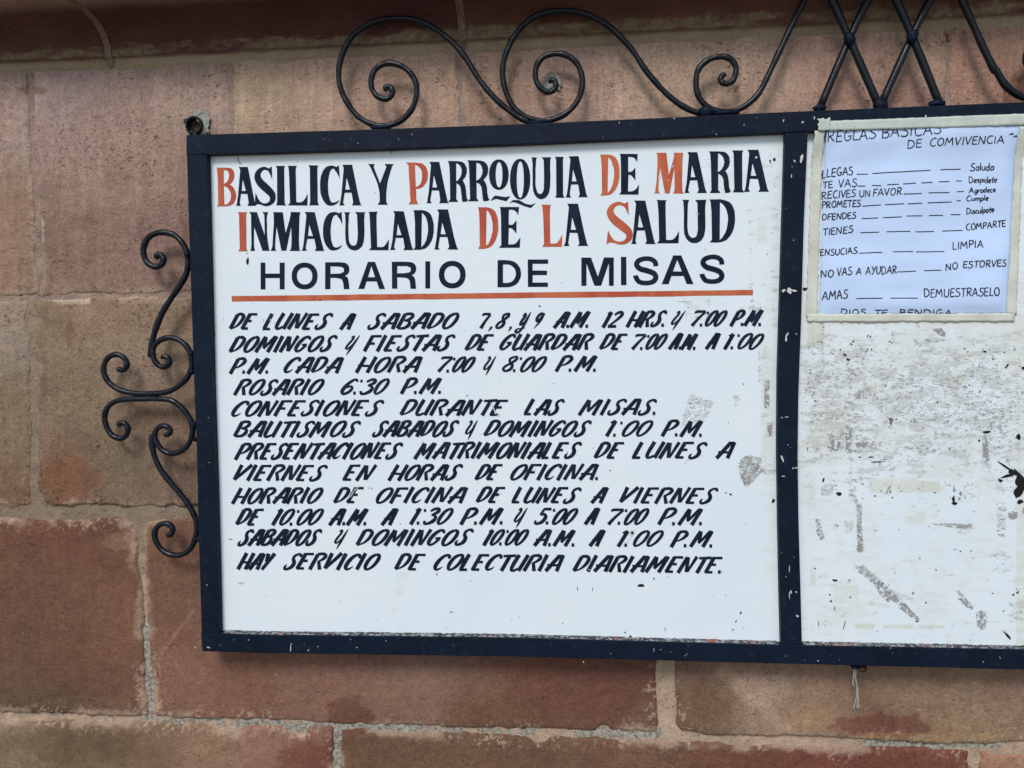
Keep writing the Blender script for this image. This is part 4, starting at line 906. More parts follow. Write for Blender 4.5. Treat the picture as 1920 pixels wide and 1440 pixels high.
for pts in ([(1637,1090),(1646,1083),(1655,1098),(1656,1106),(1668,1107),(1681,1118),(1686,1127),(1676,1128),(1668,1124),(1666,1130),(1650,1115)],[(1694,1131),(1698,1131),(1720,1158),(1712,1160),(1688,1141)],
            [(1606,985),(1613,983),(1617,1020),(1617,1034),(1603,1034),(1609,1020)],[(1535,990),(1541,1003),(1542,1012),(1534,1004),(1530,994)],[(1745,981),(1775,984),(1800,983),(1820,986),(1812,991),(1790,990)],
            [(1842,820),(1848,815),(1853,832),(1854,858),(1843,858)],[(1651,1097+1000),(1652,2098),(1653,2099)],[(1830,1150),(1840,1144),(1850,1158),(1848,1172),(1838,1178),(1832,1168)],
            [(1796,1122),(1803,1122),(1822,1138),(1824,1143),(1812,1138)],[(1749,617),(1766,615),(1774,626),(1771,632),(1762,628)],[(1605,746),(1612,731),(1620,733),(1620,746)],[(1894,962),(1907,960),(1907,972),(1894,975)],
            [(1586,800),(1597,800),(1596,845),(1588,851),(1584,820)],[(1551,838),(1562,823),(1574,828),(1580,843),(1568,846)],[(1604,832),(1618,826),(1626,834),(1612,850)]):
    if pts[0][1] < 1440:
        P = Poly(D_PANEL + 0.0004); film_poly(P, pts); P.build('glue_residue', M_FILM, board2)
P = Poly(D_PANEL + 0.0004)
for pts in ([(1384,872),(1390,880),(1398,896),(1410,901),(1402,911),(1397,912),(1389,896)],[(1406,860),(1420,866),(1426,878),(1424,884),(1412,876)],[(1433,725),(1442,715),(1443,768),(1434,764)],[(1438,800),(1449,793),(1448,812),(1442,820)],[(1387,862),(1400,854),(1404,857),(1392,867)]):
    P = Poly(D_PANEL + 0.0004); film_poly(P, pts); P.build('glue_residue', M_FILM, board)

# crust of dirt, rust and old paint on the ledge of the bottom rail
def crust_mat():
    t = NT('ledge_crust', 0.85, 0.2)
    c = t.mix(t.ramp(t.noise(150, 5, 0.75), 0.46, 0.62), (0.035, 0.035, 0.04), (0.40, 0.41, 0.41))
    c = t.mix(t.ramp(t.noise(18, 4, 0.7), 0.58, 0.66, 0, 0.8), c, (0.30, 0.11, 0.07))
    return t.done(c, t.bump(t.noise(200, 4, 0.7), 0.6, 0.001))
M_CRUST = crust_mat()
for xa, xb in ((418, 1459), (1508, 2945)):
    n = int((xb - xa) / 4); vs = []; fs = []; rz_ = random.Random(3)
    for i in range(n + 1):
        u = xa + (xb - xa) * i / n; v = float(np.interp(u, *zip(*BOT_I)))
        X, Z = un(u, v, D_FRONT); hh = 0.0009 + 0.0008 * rz_.random()
        for y, z in ((-0.0336, 0.0012 + 0.0010 * rz_.random()), (-0.0375, hh * 1.2), (-0.0415, hh), (-0.0438 - 0.0006 * rz_.random(), 0.0002)): vs.append((X, y, Z + z - 0.0004))
    for i in range(n):
        for k in range(3): a = i * 4 + k; fs.append((a, a + 1, a + 5, a + 4))
    obj('ledge_crust', vs, fs, M_CRUST, sign, smooth=True)

# pale flecks on the frame paint
P = Poly(D_FRONT + 0.0001)
for x, y, rx, ry, a in [(1469,226,1.2,2.4,.3),(1505,229,2,2,0),(1527,221,1.4,2.6,0),(1490,302,2.4,1.6,.5),(1503,297,2.8,7,.25),(1484,330,.8,4,0),
                        (1477,626,1.5,3,0),(1474,634,1.5,8,.05),(1493,626,1,1.4,.6),(1467,860,1.8,6,-.3),(1469,893,4.0,.8,.0),(1466,783,2,.9,.1),(1475,782,3,1,0),(1480,1066,.8,6,0),
                        (1487,878,1.4,1.4,0),(1493,877,3,1.2,-.3),(1483,1110,2,3,-.3),(1480,1116,.8,6,-.1),(1493,1110,1.4,1.4,0),(1495,1155,2,2.6,-.6),(1489,545,6,2,0),(1480,545,4,6,.1),(1469,545,3,3,0),
                        (1783,219.5,1.8,1.8,0),(1736,218,1.2,3,.3),(545,1215,.9,6,0),(578,1219,1,1.4,0),(669,1214,1.2,1,0),(1094,1241,1.2,1.2,0),(1226,1217,1,1,0),(1226,1221,1,1,0),(366,1214,.9,2,-.6),(391,1214,4,.8,.2),(1161,230,.7,2.4,0),
                        (1264,222,1.2,1.4,0),(1395,234,1,1,0),(1343,252,1,1,0),(1534,1239,1.3,1.2,0),(1875,1233,1.6,.8,.7),(1670,1215,1.2,.8,0),(388,1097,1,1,0),(392,867,.8,.8,0)]:
    P.add(ragged(x, y, rx, ry, 11, .4, a))
for i in range(45):
    t = rg.random(); x = 400 + 1500 * rg.random()
    if t < .35: y = np.interp(x, *zip(*TOP_O)) + rg.uniform(5, 32)
    elif t < .7: y = np.interp(x, *zip(*BOT_I)) + rg.uniform(4, 28)
    else: y = rg.uniform(300, 1190); x = np.interp(y, [p[1] for p in DV_L], [p[0] for p in DV_L]) + rg.uniform(4, 36)
    r = rg.choice([.4, .5, .7, .9]); P.add(ragged(x, y, r, r * rg.uniform(.7, 1.8), 7, .3, rg.uniform(-.5, .5), rg))
o = P.build('paint_fleck', M_WHITECHIP, sign); o['kind'] = 'stuff'

# ---- ironwork ---------------------------------------------------------------
def catmull(pts, n=7, closed=False):
    P = [Vector(p) for p in pts]; out = []
    for i in range(len(P) - 1):
        p0 = P[max(i - 1, 0)]; p1, p2 = P[i], P[i + 1]; p3 = P[min(i + 2, len(P) - 1)]
        for k in range(n):
            t = k / n; out.append(0.5 * ((2 * p1) + (p2 - p0) * t + (2 * p0 - 5 * p1 + 4 * p2 - p3) * t * t + (3 * p1 - p0 - 3 * p2 + p3) * t ** 3))
    out.append(P[-1]); return out
def resmooth(L, k=2):
    for _ in range(k): L = [L[0]] + [(L[i - 1] + L[i] * 2 + L[i + 1]) / 4 for i in range(1, len(L) - 1)] + [L[-1]]
    return L
def tube(name, path, rad, mat, parent, sides=12, depth_wob=0.0005, end_taper=(1, 1)):
    L = resmooth(path, 3); n = len(L); v = []; f = []
    for i, p in enumerate(L):
        d = (L[min(i + 1, n - 1)] - L[max(i - 1, 0)]).normalized()
        a = Vector((0, -1, 0)); b = d.cross(a).normalized(); a = b.cross(d).normalized()
        r = rad * (1 + 0.05 * math.sin(i * 0.37) + 0.04 * math.sin(i * 0.91 + 1) + 0.025 * math.sin(i * 2.3))
        t = min(i, n - 1 - i)
        if i < 4: r *= end_taper[0] + (1 - end_taper[0]) * i / 4
        if n - 1 - i < 4: r *= end_taper[1] + (1 - end_taper[1]) * (n - 1 - i) / 4
        for s in range(sides):
            th = 2 * math.pi * s / sides; v.append(p + (a * math.cos(th) + b * math.sin(th)) * r)
    for i in range(n - 1):
        for s in range(sides):
            t = (s + 1) % sides; f.append((i * sides + s, i * sides + t, (i + 1) * sides + t, (i + 1) * sides + s))
    f.append(tuple(range(sides))[::-1]); f.append(tuple((n - 1) * sides + s for s in range(sides)))
    return obj(name, v, f, mat, parent, smooth=True)
D_IRON = 0.031
def bar_px(name, pts, rad, dep=D_IRON, straight=False, **k):
    P3 = [Vector(W(u, v, dep)) for u, v in pts]
    path = P3 if straight else catmull(P3, 6)
    if straight: path = [P3[0].lerp(P3[-1], t / 12) for t in range(13)] if len(P3) == 2 else catmull(P3, 6)
    return tube(name, path, rad, M_IRON, sign, **k)
R_BAR = 0.0042
t2 = lambda l: [(480 + a / 4, b / 4) for a, b in l]
t3 = lambda l: [(960 + a / 4, b / 4) for a, b in l]
t4 = lambda l: [(1440 + a / 4, b / 4) for a, b in l]
l1 = lambda l: [(a / 4, 360 + b / 4) for a, b in l]
l2 = lambda l: [(a / 4, 720 + b / 4) for a, b in l]
s1 = t2([(982,676),(972,660),(988,648),(1014,660),(1024,695),(1005,730),(965,744),(905,720),(868,660),(865,590),(895,520),(950,483),(1020,475),(1100,500),(1165,555),(1202,630),(1205,710),(1180,800),(1120,880),(1040,930),(945,946),(850,925),(760,870),(690,780),(640,680),(618,560),(640,430),(700,300),(790,215),(900,160),(1030,140),(1160,143),(1280,180),(1400,255),(1500,345),(1580,445),(1650,560),(1730,670),(1830,775),(1920,845)]) + t3([(60,886),(120,912)])
bar_px('scroll', s1, R_BAR, end_taper=(.75, 1), dep=D_IRON + .0005)
s2 = t3([(296,620),(292,604),(308,600),(328,622),(326,658),(300,685),(262,690),(205,650),(175,580),(185,490),(240,425),(330,402),(420,420),(490,480),(525,570),(525,660),(490,760),(420,840),(330,890),(230,906),(120,885),(40,835)]) + t2([(1905,760),(1865,660),(1849,555),(1862,440),(1900,340)]) + t3([(20,270),(90,185),(180,120),(300,85),(420,82),(540,100),(650,150),(750,215),(840,305),(920,400),(990,510),(1070,610),(1160,705),(1260,785),(1350,832),(1440,858)])
bar_px('scroll', s2, R_BAR, end_taper=(.75, 1), dep=D_IRON - .002)
s3 = t3([(1594,578),(1582,566),(1566,580),(1566,608),(1590,626),(1622,626),(1655,605),(1678,550),(1675,490),(1635,440),(1570,425),(1500,437),(1430,480),(1390,540),(1380,620),(1390,700),(1430,770),(1500,820),(1590,842),(1680,828),(1770,780),(1850,700),(1905,600)]) + t4([(60,440),(130,290),(200,145),(270,0),(320,-100),(375,-215)])
bar_px('scroll', s3, R_BAR, end_taper=(.75, 1))
s4 = [(3304 - x, y - 0.0418 * (3304 - 2 * x)) for x, y in s3]
s4[-6:] = t4([(1700,530),(1620,370),(1540,190),(1480,60),(1450,-10),(1345,-215)])
bar_px('scroll', s4, R_BAR * 1.12, end_taper=(.75, 1))
for src in (s2, s1):
    bar_px('scroll', [(3304 - x, y - 0.0418 * (3304 - 2 * x)) for x, y in src], R_BAR, end_taper=(.75, 1), dep=D_IRON + (0.0005 if src is s1 else -.002))
R_X = 0.0053
for pts, dp in (([(375,-215),(480,0),(610,290),(830,792)],.033),([(850,-215),(745,0),(610,290),(392,802)],.029),([(850,-215),(960,0),(1080,270),(1290,788)],.033),([(1345,-215),(1215,0),(1080,270),(848,784)],.029)):
    bar_px('cross_bar', t4(pts), R_X, dep=dp)
bar_px('scroll', l1([(1184,500),(1176,478),(1196,468),(1222,486),(1226,520),(1205,550),(1160,562),(1110,535),(1080,480),(1078,410),(1110,345),(1170,310),(1240,304),(1310,325),(1370,385),(1405,460),(1412,540),(1395,620),(1350,700),(1290,790),(1220,900),(1170,1020),(1140,1130),(1122,1238)]), R_BAR * 1.08, end_taper=(.7, .6))
bar_px('scroll', l1([(1222,1252),(1226,1236),(1248,1236),(1270,1262),(1262,1298),(1215,1314),(1168,1278),(1145,1210),(1163,1145),(1220,1103),(1290,1093),(1360,1120),(1415,1180),(1437,1260),(1430,1340),(1395,1405)]) + l2([(1340,15),(1285,48),(1210,68),(1100,72),(1000,70),(900,46),(835,5)]) + l1([(800,1405),(776,1340),(790,1270),(835,1225),(895,1222),(940,1255),(953,1300),(928,1334),(898,1334),(888,1314)]), R_BAR, end_taper=(.65, .75), dep=D_IRON + .001)
bar_px('scroll', l2([(898,318),(898,298),(922,290),(952,312),(960,350),(935,398),(890,408),(835,380),(795,310),(785,230),(815,165),(880,125),(980,112),(1100,112),(1220,112),(1300,130),(1370,185),(1425,260),(1445,340),(1430,420),(1380,490),(1300,522),(1230,505),(1180,450),(1159,385),(1180,335),(1228,313),(1272,335),(1276,366),(1250,380),(1236,368)]), R_BAR, end_taper=(.75, .65), dep=D_IRON + .001)
bar_px('scroll', l2([(1133,378),(1140,460),(1165,560),(1210,650),(1280,740),(1350,820),(1410,900),(1455,980),(1478,1060),(1470,1140),(1440,1220),(1380,1275),(1300,1285),(1220,1250),(1170,1180),(1160,1110),(1190,1060),(1240,1045),(1285,1065),(1297,1105),(1275,1132),(1252,1124)]), R_BAR * 1.02, end_taper=(.6, .7))

def weld(u, v, rx, rz, dep=0.036, ry=0.006, mat=None):
    c = Vector(W(u, v, dep)); vs = []; fs = []; n, m = 10, 7
    for i in range(m + 1):
        ph = math.pi * i / m
        for j in range(n):
            th = 2 * math.pi * j / n; k = 1 + 0.22 * random.uniform(-1, 1) * math.sin(ph)
            vs.append(c + Vector((rx * math.sin(ph) * math.cos(th) * k, -ry * math.cos(ph) * k, rz * math.sin(ph) * math.sin(th) * k)))
    for i in range(m):
        for j in range(n):
            t = (j + 1) % n; fs.append((i * n + j, (i + 1) * n + j, (i + 1) * n + t, i * n + t))
    return obj('weld', vs, fs, mat or M_FRAME, sign, smooth=True)
for u, v, rx, rz in [(716,239.5,.016,.004),(1014,230,.020,.0045),(1325,210,.012,.008),(1362,212,.019,.0045),(1537,203,.009,.006),(1652,197,.010,.009),(1757,194.5,.011,.005),
                     (1592.5,72,.0075,.009),(1711,67,.0075,.010),(353,477,.004,.006),(354,502,.003,.005),(361,662,.003,.005),(361,697,.003,.005),(365,797,.004,.006),(367,823,.003,.004),(373,972,.003,.006),(373,1010,.003,.005),
                     (1602,1250,.005,.003)]:
    weld(u, v, rx, rz)

# hanging ring at the corner with its bolt
def ring(cu, cv):
    c = Vector(W(cu, cv, 0.030)); vs = []; fs = []; n = 30; m = 8; R, r, hy = 0.0116, 0.0023, 0.0045
    for i in range(n + 1):
        th = math.radians(-75) + math.radians(320) * i / n
        rr = R * (1 + 0.10 * i / n)
        for j in range(m):
            ph = 2 * math.pi * j / m + 0.39
            vs.append(c + Vector(((rr + r * math.cos(ph)) * math.cos(th) * 0.93, hy * (1 if math.sin(ph) > 0 else -1) * min(1, abs(math.sin(ph)) * 1.4), (rr + r * math.cos(ph)) * math.sin(th))))
    for i in range(n):
        for j in range(m):
            t = (j + 1) % m; fs.append((i * m + j, (i + 1) * m + j, (i + 1) * m + t, i * m + t))
    fs.append(tuple(range(m))); fs.append(tuple(n * m + j for j in reversed(range(m))))
    return obj('hanging_ring', vs, fs, M_IRON, sign, smooth=False)
ring(365, 236)
def cyl(name, u, v, r, y0, y1, mat, parent, sides=6, rot=0.3):
    c = W(u, v, y0); vs = []
    for dep in (y0, y1):
        for s in range(sides):
            th = 2 * math.pi * s / sides + rot; vs.append((c[0] + r * math.cos(th), -dep, c[2] + r * math.sin(th)))
    fs = [tuple(range(sides)), tuple(range(2 * sides - 1, sides - 1, -1))] + [(s, sides + s, sides + (s + 1) % sides, (s + 1) % sides) for s in range(sides)]
    return obj(name, vs, fs, mat, parent)
cyl('bolt', 366, 237, 0.0052, 0.0, 0.026, M_RUST, sign); cyl('bolt_head', 366, 237, 0.0100, 0.020, 0.0245, M_RUST, sign, 6)
tube('hook', catmull([Vector(W(1612, 1249, .030)), Vector(W(1616, 1254, .036)), Vector(W(1619, 1255, .030)), Vector(W(1620, 1249, .026))], 6), 0.0042, M_RUST, sign, sides=8)
# lime splashes on the wall
def splash(name, blobs, dep=0.0062):
    P = Poly(dep, 3e-5)
    for b in blobs: P.add(ragged(*b[:4], 26, b[4], b[5]))
    return P.build(name, M_LIME, wall)
splash('lime_splash', [(369,230,17,23,.5,.2),(379,244,10,13,.6,0),(387,234,6,10,.6,.3),(353,236,5,12,.6,.1),(372,210,7,5,.6,.1)], 0.0080)
splash('lime_splash', [(1031,149,9,12,.45,.3),(1045,150,8,9,.5,-.4),(1024,162,12,7,.5,-.3),(1039,158,9,8,.5,.2)], 0.0080)

# ------------------------------------------------------------------ taped paper
note = thing('paper_notice', 'white paper sheet with handwritten rules taped to the top of the right panel', 'paper notice')
ZT = un(1700, 238, .045)[1]
def surf(X, Z):
    dz = ZT - Z; t = min(max(dz / 0.05, 0), 1); t = t * t * (3 - 2 * t)
    fx, fz = np.array([X * 11.0]), np.array([Z * 17.0])
    w = float(fbm(fx, fz, 21, 3)[0]) * 0.0038 + float(fbm(fx * .35, fz * .8, 5, 2)[0]) * 0.0034
    u, v = to_px(np.array([X]), np.array([Z]), 0.038); u, v = float(u[0]), float(v[0])
    e = min(u - (1547 - 10 * (v - 240) / 350), (1911 - 18 * (v - 240) / 350) - u, 591 - v)
    e = min(max((e + 2) / 26, 0), 1); e = e * e * (3 - 2 * e)
    lo = 0.0347 + 0.0098 * (1 - t) + 0.0004 * math.sin(X * 60) * math.sin(Z * 75)
    return lo * (1 - e) + (0.0378 + 0.0070 * (1 - t) + w) * e
D_PAPER = 0.040
def sheet(name, corners, nx, nz, off, mat, parent, rag=(0, 0, 0, 0), surface=None, seed=1):
    """corners TL,TR,BR,BL; rag = unevenness in picture units of top, right, base, left edge"""
    rr = random.Random(seed); sf = surface or surf; vs = []; fs = []
    (a, b, c, d) = [np.array(p, float) for p in corners]
    et = [rr.uniform(-1, 1) * rag[0] for _ in range(nx + 1)]; eb = [rr.uniform(-1, 1) * rag[2] for _ in range(nx + 1)]
    er = [rr.uniform(-1, 1) * rag[1] for _ in range(nz + 1)]; el = [rr.uniform(-1, 1) * rag[3] for _ in range(nz + 1)]
    for side in (0, 1):
        for j in range(nz + 1):
            for i in range(nx + 1):
                s, t = i / nx, j / nz; p = (a * (1 - s) + b * s) * (1 - t) + (d * (1 - s) + c * s) * t
                if j == 0: p[1] += et[i]
                if j == nz: p[1] += eb[i]
                if i == 0: p[0] += el[j]
                if i == nx: p[0] += er[j]
                X, Z = un(p[0], p[1], D_PAPER); vs.append((X, -(sf(X, Z) + off - side * 0.00018), Z))
    N = (nx + 1) * (nz + 1); q = lambda i, j, s: s * N + j * (nx + 1) + i
    for j in range(nz):
        for i in range(nx):
            fs.append((q(i, j, 0), q(i, j + 1, 0), q(i + 1, j + 1, 0), q(i + 1, j, 0)))
            fs.append((q(i, j, 1), q(i + 1, j, 1), q(i + 1, j + 1, 1), q(i, j + 1, 1)))
    for i in range(nx):
        fs.append((q(i, 0, 0), q(i + 1, 0, 0), q(i + 1, 0, 1), q(i, 0, 1))); fs.append((q(i + 1, nz, 0), q(i, nz, 0), q(i, nz, 1), q(i + 1, nz, 1)))
    for j in range(nz):
        fs.append((q(0, j + 1, 0), q(0, j, 0), q(0, j, 1), q(0, j + 1, 1))); fs.append((q(nx, j, 0), q(nx, j + 1, 0), q(nx, j + 1, 1), q(nx, j, 1)))
    return obj(name, vs, fs, mat, parent, smooth=True)
sheet('sheet', [(1549,232),(1912,222),(1893,592),(1537.5,594)], 44, 44, 0.0, M_PAPER, note)
flat = lambda X, Z: D_PANEL + 0.0028
def rail_surf(X, Z): return max(surf(X, Z), D_FRONT + 0.0005 if Z > un(1700, 240, .045)[1] - 0.002 else 0)
tp = []
tp.append(sheet('tape_strip', [(1549,229.5),(1930,215),(1930,237),(1549,247.5)], 60, 5, 0.0011, M_TAPE_TOP, note, (.5,0,.8,0), rail_surf, 3))
tp.append(sheet('tape_strip', [(1531,227),(1553.5,223.5),(1553.5,246.5),(1530,248)], 10, 8, 0.0017, M_TAPE_TOP, note, (2.0,.6,.6,2.6), rail_surf, 4))
tp.append(sheet('tape_strip', [(1526,246),(1545,246),(1534,594),(1513,596)], 6, 60, 0.0004, M_TAPE, note, (0,1.5,0,1.5), surf, 5))
tp.append(sheet('tape_strip', [(1516,588.5),(1906,587.5),(1906,602.5),(1515,603.5)], 60, 4, 0.0006, M_TAPE, note, (1.2,0,1.6,1.5), surf, 6))
tp.append(sheet('tape_strip', [(1909.5,238),(1924,238),(1909,590),(1891.5,590)], 6, 60, 0.0004, M_TAPE, note, (0,1.5,0,1.5), surf, 7))

HW = {  # hand lettering, thin pen: advance, strokes
'A': (.72, [[(0,0),(.3,1)],[(.3,1),(.58,0)],[(.12,.36),(.48,.38)]]), 'B': (.62, [[(.06,0),(.06,1)],[(.0,.98),(.36,.95),(.44,.78),(.34,.58),(.08,.52)],[(.08,.52),(.42,.46),(.5,.24),(.36,.03),(.02,.02)]]),
'C': (.62, [[(.5,.92),(.32,1),(.1,.78),(.04,.4),(.16,.06),(.36,.0),(.52,.1)]]), 'D': (.68, [[(.06,0),(.04,1)],[(.0,1),(.36,.92),(.54,.6),(.48,.22),(.26,.02),(.04,0)]]),
'E': (.58, [[(.05,1),(.05,0)],[(.05,.98),(.46,1)],[(.05,.52),(.4,.54)],[(.05,.02),(.48,.04)]]), 'F': (.54, [[(.05,1),(.05,0)],[(.05,.98),(.48,1)],[(.05,.52),(.38,.54)]]),
'G': (.68, [[(.5,.9),(.3,1),(.1,.76),(.05,.38),(.2,.03),(.44,.08),(.52,.34)],[(.3,.4),(.6,.42)]]), 'I': (.3, [[(.1,1),(.1,0)]]), 'L': (.5, [[(.05,1),(.04,0)],[(.04,.02),(.42,.04)]]),
'M': (.84, [[(.0,0),(.1,1)],[(.1,1),(.34,.35)],[(.34,.35),(.58,1)],[(.58,1),(.68,0)]]), 'N': (.7, [[(.03,0),(.04,1)],[(.04,1),(.5,.02)],[(.5,.02),(.52,1)]]),
'O': (.7, [[(.3,1),(.1,.8),(.05,.4),(.2,.03),(.42,.06),(.55,.4),(.5,.8),(.3,1)]]), 'P': (.56, [[(.06,0),(.06,1)],[(.0,.98),(.34,.98),(.46,.78),(.34,.54),(.07,.46)]]),
'R': (.62, [[(.06,0),(.06,1)],[(.0,.98),(.34,.98),(.45,.78),(.34,.56),(.07,.5)],[(.16,.5),(.52,0)]]), 'S': (.58, [[(.46,.92),(.28,1),(.1,.88),(.14,.62),(.38,.46),(.46,.22),(.3,.02),(.06,.04),(.0,.14)]]),
'T': (.6, [[(.28,1),(.26,0)],[(.0,.98),(.56,1)]]), 'U': (.66, [[(.04,1),(.05,.3),(.2,.02),(.4,.08),(.5,.4),(.5,1)]]), 'V': (.62, [[(.0,1),(.24,0)],[(.24,0),(.52,1)]]), 'Y': (.6, [[(.02,1),(.26,.5)],[(.52,1),(.12,-.08)]]),
'a': (.46, [[(.34,.5),(.16,.56),(.04,.3),(.12,.04),(.28,.08),(.34,.3)],[(.35,.54),(.36,.02)]]), 'c': (.4, [[(.32,.5),(.16,.55),(.05,.28),(.14,.03),(.32,.08)]]),
'd': (.46, [[(.34,.45),(.16,.55),(.04,.28),(.14,.03),(.32,.12)],[(.36,1.05),(.35,0)]]), 'e': (.42, [[(.06,.28),(.32,.36),(.28,.54),(.12,.52),(.04,.25),(.16,.02),(.34,.1)]]),
'g': (.46, [[(.34,.5),(.16,.56),(.04,.3),(.14,.06),(.32,.16)],[(.35,.54),(.35,-.1),(.2,-.28),(.06,-.18)]]), 'i': (.2, [[(.06,.52),(.07,0)],[(.06,.74),(.08,.78)]]),
'l': (.2, [[(.07,1.05),(.07,0)]]), 'm': (.62, [[(.05,.52),(.06,0)],[(.06,.4),(.18,.55),(.28,.4),(.28,.02)],[(.28,.4),(.42,.55),(.52,.38),(.52,0)]]),
'p': (.44, [[(.06,.54),(.06,-.34)],[(.06,.46),(.26,.54),(.36,.3),(.24,.04),(.08,.08)]]), 'r': (.36, [[(.06,.52),(.07,0)],[(.07,.34),(.18,.52),(.3,.5)]]),
's': (.38, [[(.3,.5),(.14,.54),(.08,.4),(.26,.24),(.24,.04),(.04,.03)]]), 't': (.36, [[(.15,.9),(.14,.1),(.28,.04)],[(.0,.56),(.3,.58)]]), 'u': (.46, [[(.05,.54),(.06,.16),(.18,.02),(.32,.16),(.34,.54)],[(.34,.54),(.36,.02)]]),
' ': (.4, []),
}
ink_surf = lambda X, Z: surf(X, Z) + 0.0003
def hand_word(P, txt, x0, x1, yb0, yb1, h, pen=1.6, slant=0.05):
    tot = 0; ext = []
    for ch in txt:
        a, st = HW[ch]
        for s in st: ext += [tot + p[0] for p in s]
        tot += a
    m0, m1 = min(ext), max(ext); k = (x1 - x0) / (m1 - m0) / h; ad = 0
    for ch in txt:
        jy = random.uniform(-.05, .05); js = random.uniform(-.05, .05)
        for s in HW[ch][1]:
            pts = []
            for p in s:
                gx = (ad + p[0] - m0) * k; X = x0 + gx * h + (slant + js) * p[1] * h
                f = (X - x0) / max(1, x1 - x0); pts.append((X + random.uniform(-.25, .25), yb0 + (yb1 - yb0) * f - (p[1] + jy) * h + random.uniform(-.25, .25), pen * random.uniform(.85, 1.15)))
            P.stroke(pts, smooth=len(pts) > 2, wob=0.05)
        ad += HW[ch][0]
def ta(x): return 1500 + x / 4.5714
def line_a(txtspec, dashes, oy, name_txt, pen=2.0):
    for txt, x0, x1, y0, y1, h in txtspec:
        P = Poly(D_PAPER, 1.2e-5, ink_surf)
        hand_word(P, txt, ta(x0), ta(x1), oy + y0 / 4.5714, oy + y1 / 4.5714, h / 4.5714, pen)
        o = P.build('handwritten_word', M_INK, note); o['label'] = 'handwritten word ' + txt
    for x0, x1, y0, y1 in dashes:
        P = Poly(D_PAPER, 1.2e-5, ink_surf)
        n = max(3, int((x1 - x0) / 60)); pts = [(ta(x0 + (x1 - x0) * i / n), oy + (y0 + (y1 - y0) * i / n) / 4.5714 + random.uniform(-.15, .15), 1.75) for i in range(n + 1)]
        P.stroke(pts, wob=.1); P.build('ink_dash', M_INK, note)
line_a([('REGLAS',230,635,308,282,92),('BASICAS',688,1190,275,243,92)], [], 200, 'REGLAS BASICAS')
line_a([('DE',915,1035,360,352,66),('COMVIVENCIA',1105,1735,345,318,64)], [], 200, 'DE COMVIVENCIA')
P = Poly(D_PAPER, 1.2e-5, ink_surf)
for pts in ([(1770,250),(1790,238),(1812,226),(1810,236),(1826,244),(1808,246)], [(1808,266),(1850,246),(1848,256),(1860,262),(1845,264)]): P.add([(ta(a), 200 + b / 4.5714) for a, b in pts])
P.build('ink_mark', M_INK, note)
line_a([('LLEGAS',200,452,604,584,70),('Saluda',1465,1658,548,546,62)], [(487,583,578,577),(622,1115,572,546),(1203,1380,541,535)], 200, 'LLEGAS Saluda')
line_a([('TE',203,285,698,695,58),('VAS',330,485,688,684,68),('Despidete',1450,1690,648,650,52)], [(495,560,679,680),(615,698,675,677),(745,848,670,664),(882,990,663,656),(1037,1133,655,650),(1187,1280,645,641),(1340,1390,635,635)], 200, 'TE VAS Despidete', 1.9)
line_a([('RECIVES',195,475,790,770,62),('UN',515,598,775,770,58),('FAVOR',630,870,770,752,62),('Agradece',1455,1680,738,728,46)], [(888,1042,749,744),(1102,1282,739,734),(1348,1407,728,724)], 200, 'RECIVES UN FAVOR Agradece', 1.9)
line_a([('PROMETES',197,522,866,852,56),('Cumple',1435,1620,808,800,44)], [(540,700,850,839),(733,895,838,830),(925,1050,832,826),(1095,1305,823,815),(1350,1383,804,804)], 200, 'PROMETES Cumple')
line_a([('OFENDES',200,485,55,38,52),('Disculpate',1435,1675,6,-14,50)], [(538,680,41,36),(718,877,34,27),(918,1055,21,18),(1112,1233,15,15),(1300,1385,8,8)], 400, 'OFENDES Disculpate')
line_a([('TIENES',205,460,188,160,58),('COMPARTE',1437,1780,145,108,54)], [(527,687,161,158),(750,953,155,152),(997,1157,156,153),(1228,1405,149,143)], 400, 'TIENES COMPARTE')
line_a([('ENSUCIAS',185,497,362,342,54),('LIMPIA',1318,1573,308,290,64)], [(515,713,338,331),(805,977,327,325),(1002,1243,329,326)], 400, 'ENSUCIAS LIMPIA')
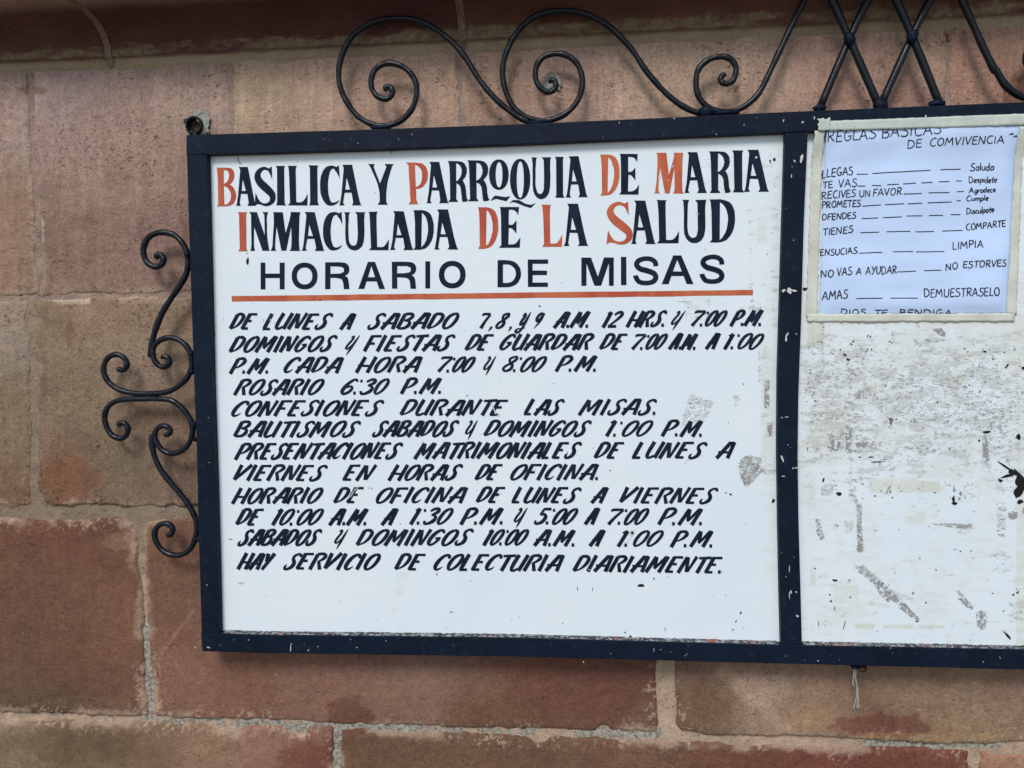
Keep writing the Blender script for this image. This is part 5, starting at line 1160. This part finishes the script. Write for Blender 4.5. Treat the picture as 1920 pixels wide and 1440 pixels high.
line_a([('NO',190,285,550,545,62),('VAS',318,447,537,520,66),('A',485,527,527,524,60),('AYUDAR',570,835,524,512,66),('NO',1252,1350,490,476,58),('ESTORVES',1402,1773,470,450,56)], [(843,1000,500,494),(1068,1212,491,486)], 400, 'NO VAS A AYUDAR NO ESTORVES')
line_a([('AMAS',195,410,746,728,74),('DEMUESTRASELO',1070,1705,717,708,70)], [(488,713,729,726),(782,1015,726,725)], 400, 'AMAS DEMUESTRASELO')
line_a([('DIOS',357,570,868,866,46),('TE',648,765,874,876,46),('BENDIGA',865,1310,872,874,50)], [], 400, 'DIOS TE BENDIGA')

# ------------------------------------------------------------------ frayed string
P3 = lambda u, v, d: Vector(W(u, v, d))
st = thing('string', 'frayed white string hanging from the bottom rail of the notice board', 'string')
def strand(pts, r): tube_m('strand', pts, r)
def tube_m(name, pts, r):
    path = catmull(pts, 4); L = resmooth(path, 2); v = []; f = []; n = len(L); sd = 5
    for i, p in enumerate(L):
        d = (L[min(i + 1, n - 1)] - L[max(i - 1, 0)]).normalized(); a = Vector((0, -1, 0)); b = d.cross(a).normalized()
        for s in range(sd): th = 2 * math.pi * s / sd; v.append(p + (a * math.cos(th) + b * math.sin(th)) * r)
    for i in range(n - 1):
        for s in range(sd): t = (s + 1) % sd; f.append((i * sd + s, i * sd + t, (i + 1) * sd + t, (i + 1) * sd + s))
    return obj(name, v, f, M_STRING, st, smooth=True)
for pts, r in [([(1604,1251,.03),(1603,1258,.028),(1602,1268,.025),(1606,1282,.022),(1609,1295,.02),(1608,1310,.018),(1611,1327,.016)],.00075),
               ([(1604,1251,.03),(1605,1260,.03),(1604,1272,.027),(1607,1286,.024),(1606,1304,.02),(1603,1318,.017),(1601,1329,.015)],.0007),
               ([(1603,1252,.028),(1600,1266,.026),(1600,1280,.024),(1602,1287,.022)],.0005),([(1602,1253,.028),(1600,1262,.026),(1599,1276,.024),(1599,1284,.022)],.0004),
               ([(1606,1290,.021),(1605,1306,.018),(1606,1318,.016),(1607,1328,.015)],.0004),([(1608,1300,.02),(1610,1312,.018),(1609,1320,.016),(1608,1328,.015)],.0004)]:
    tube_m('strand', [P3(*q) for q in pts], r)
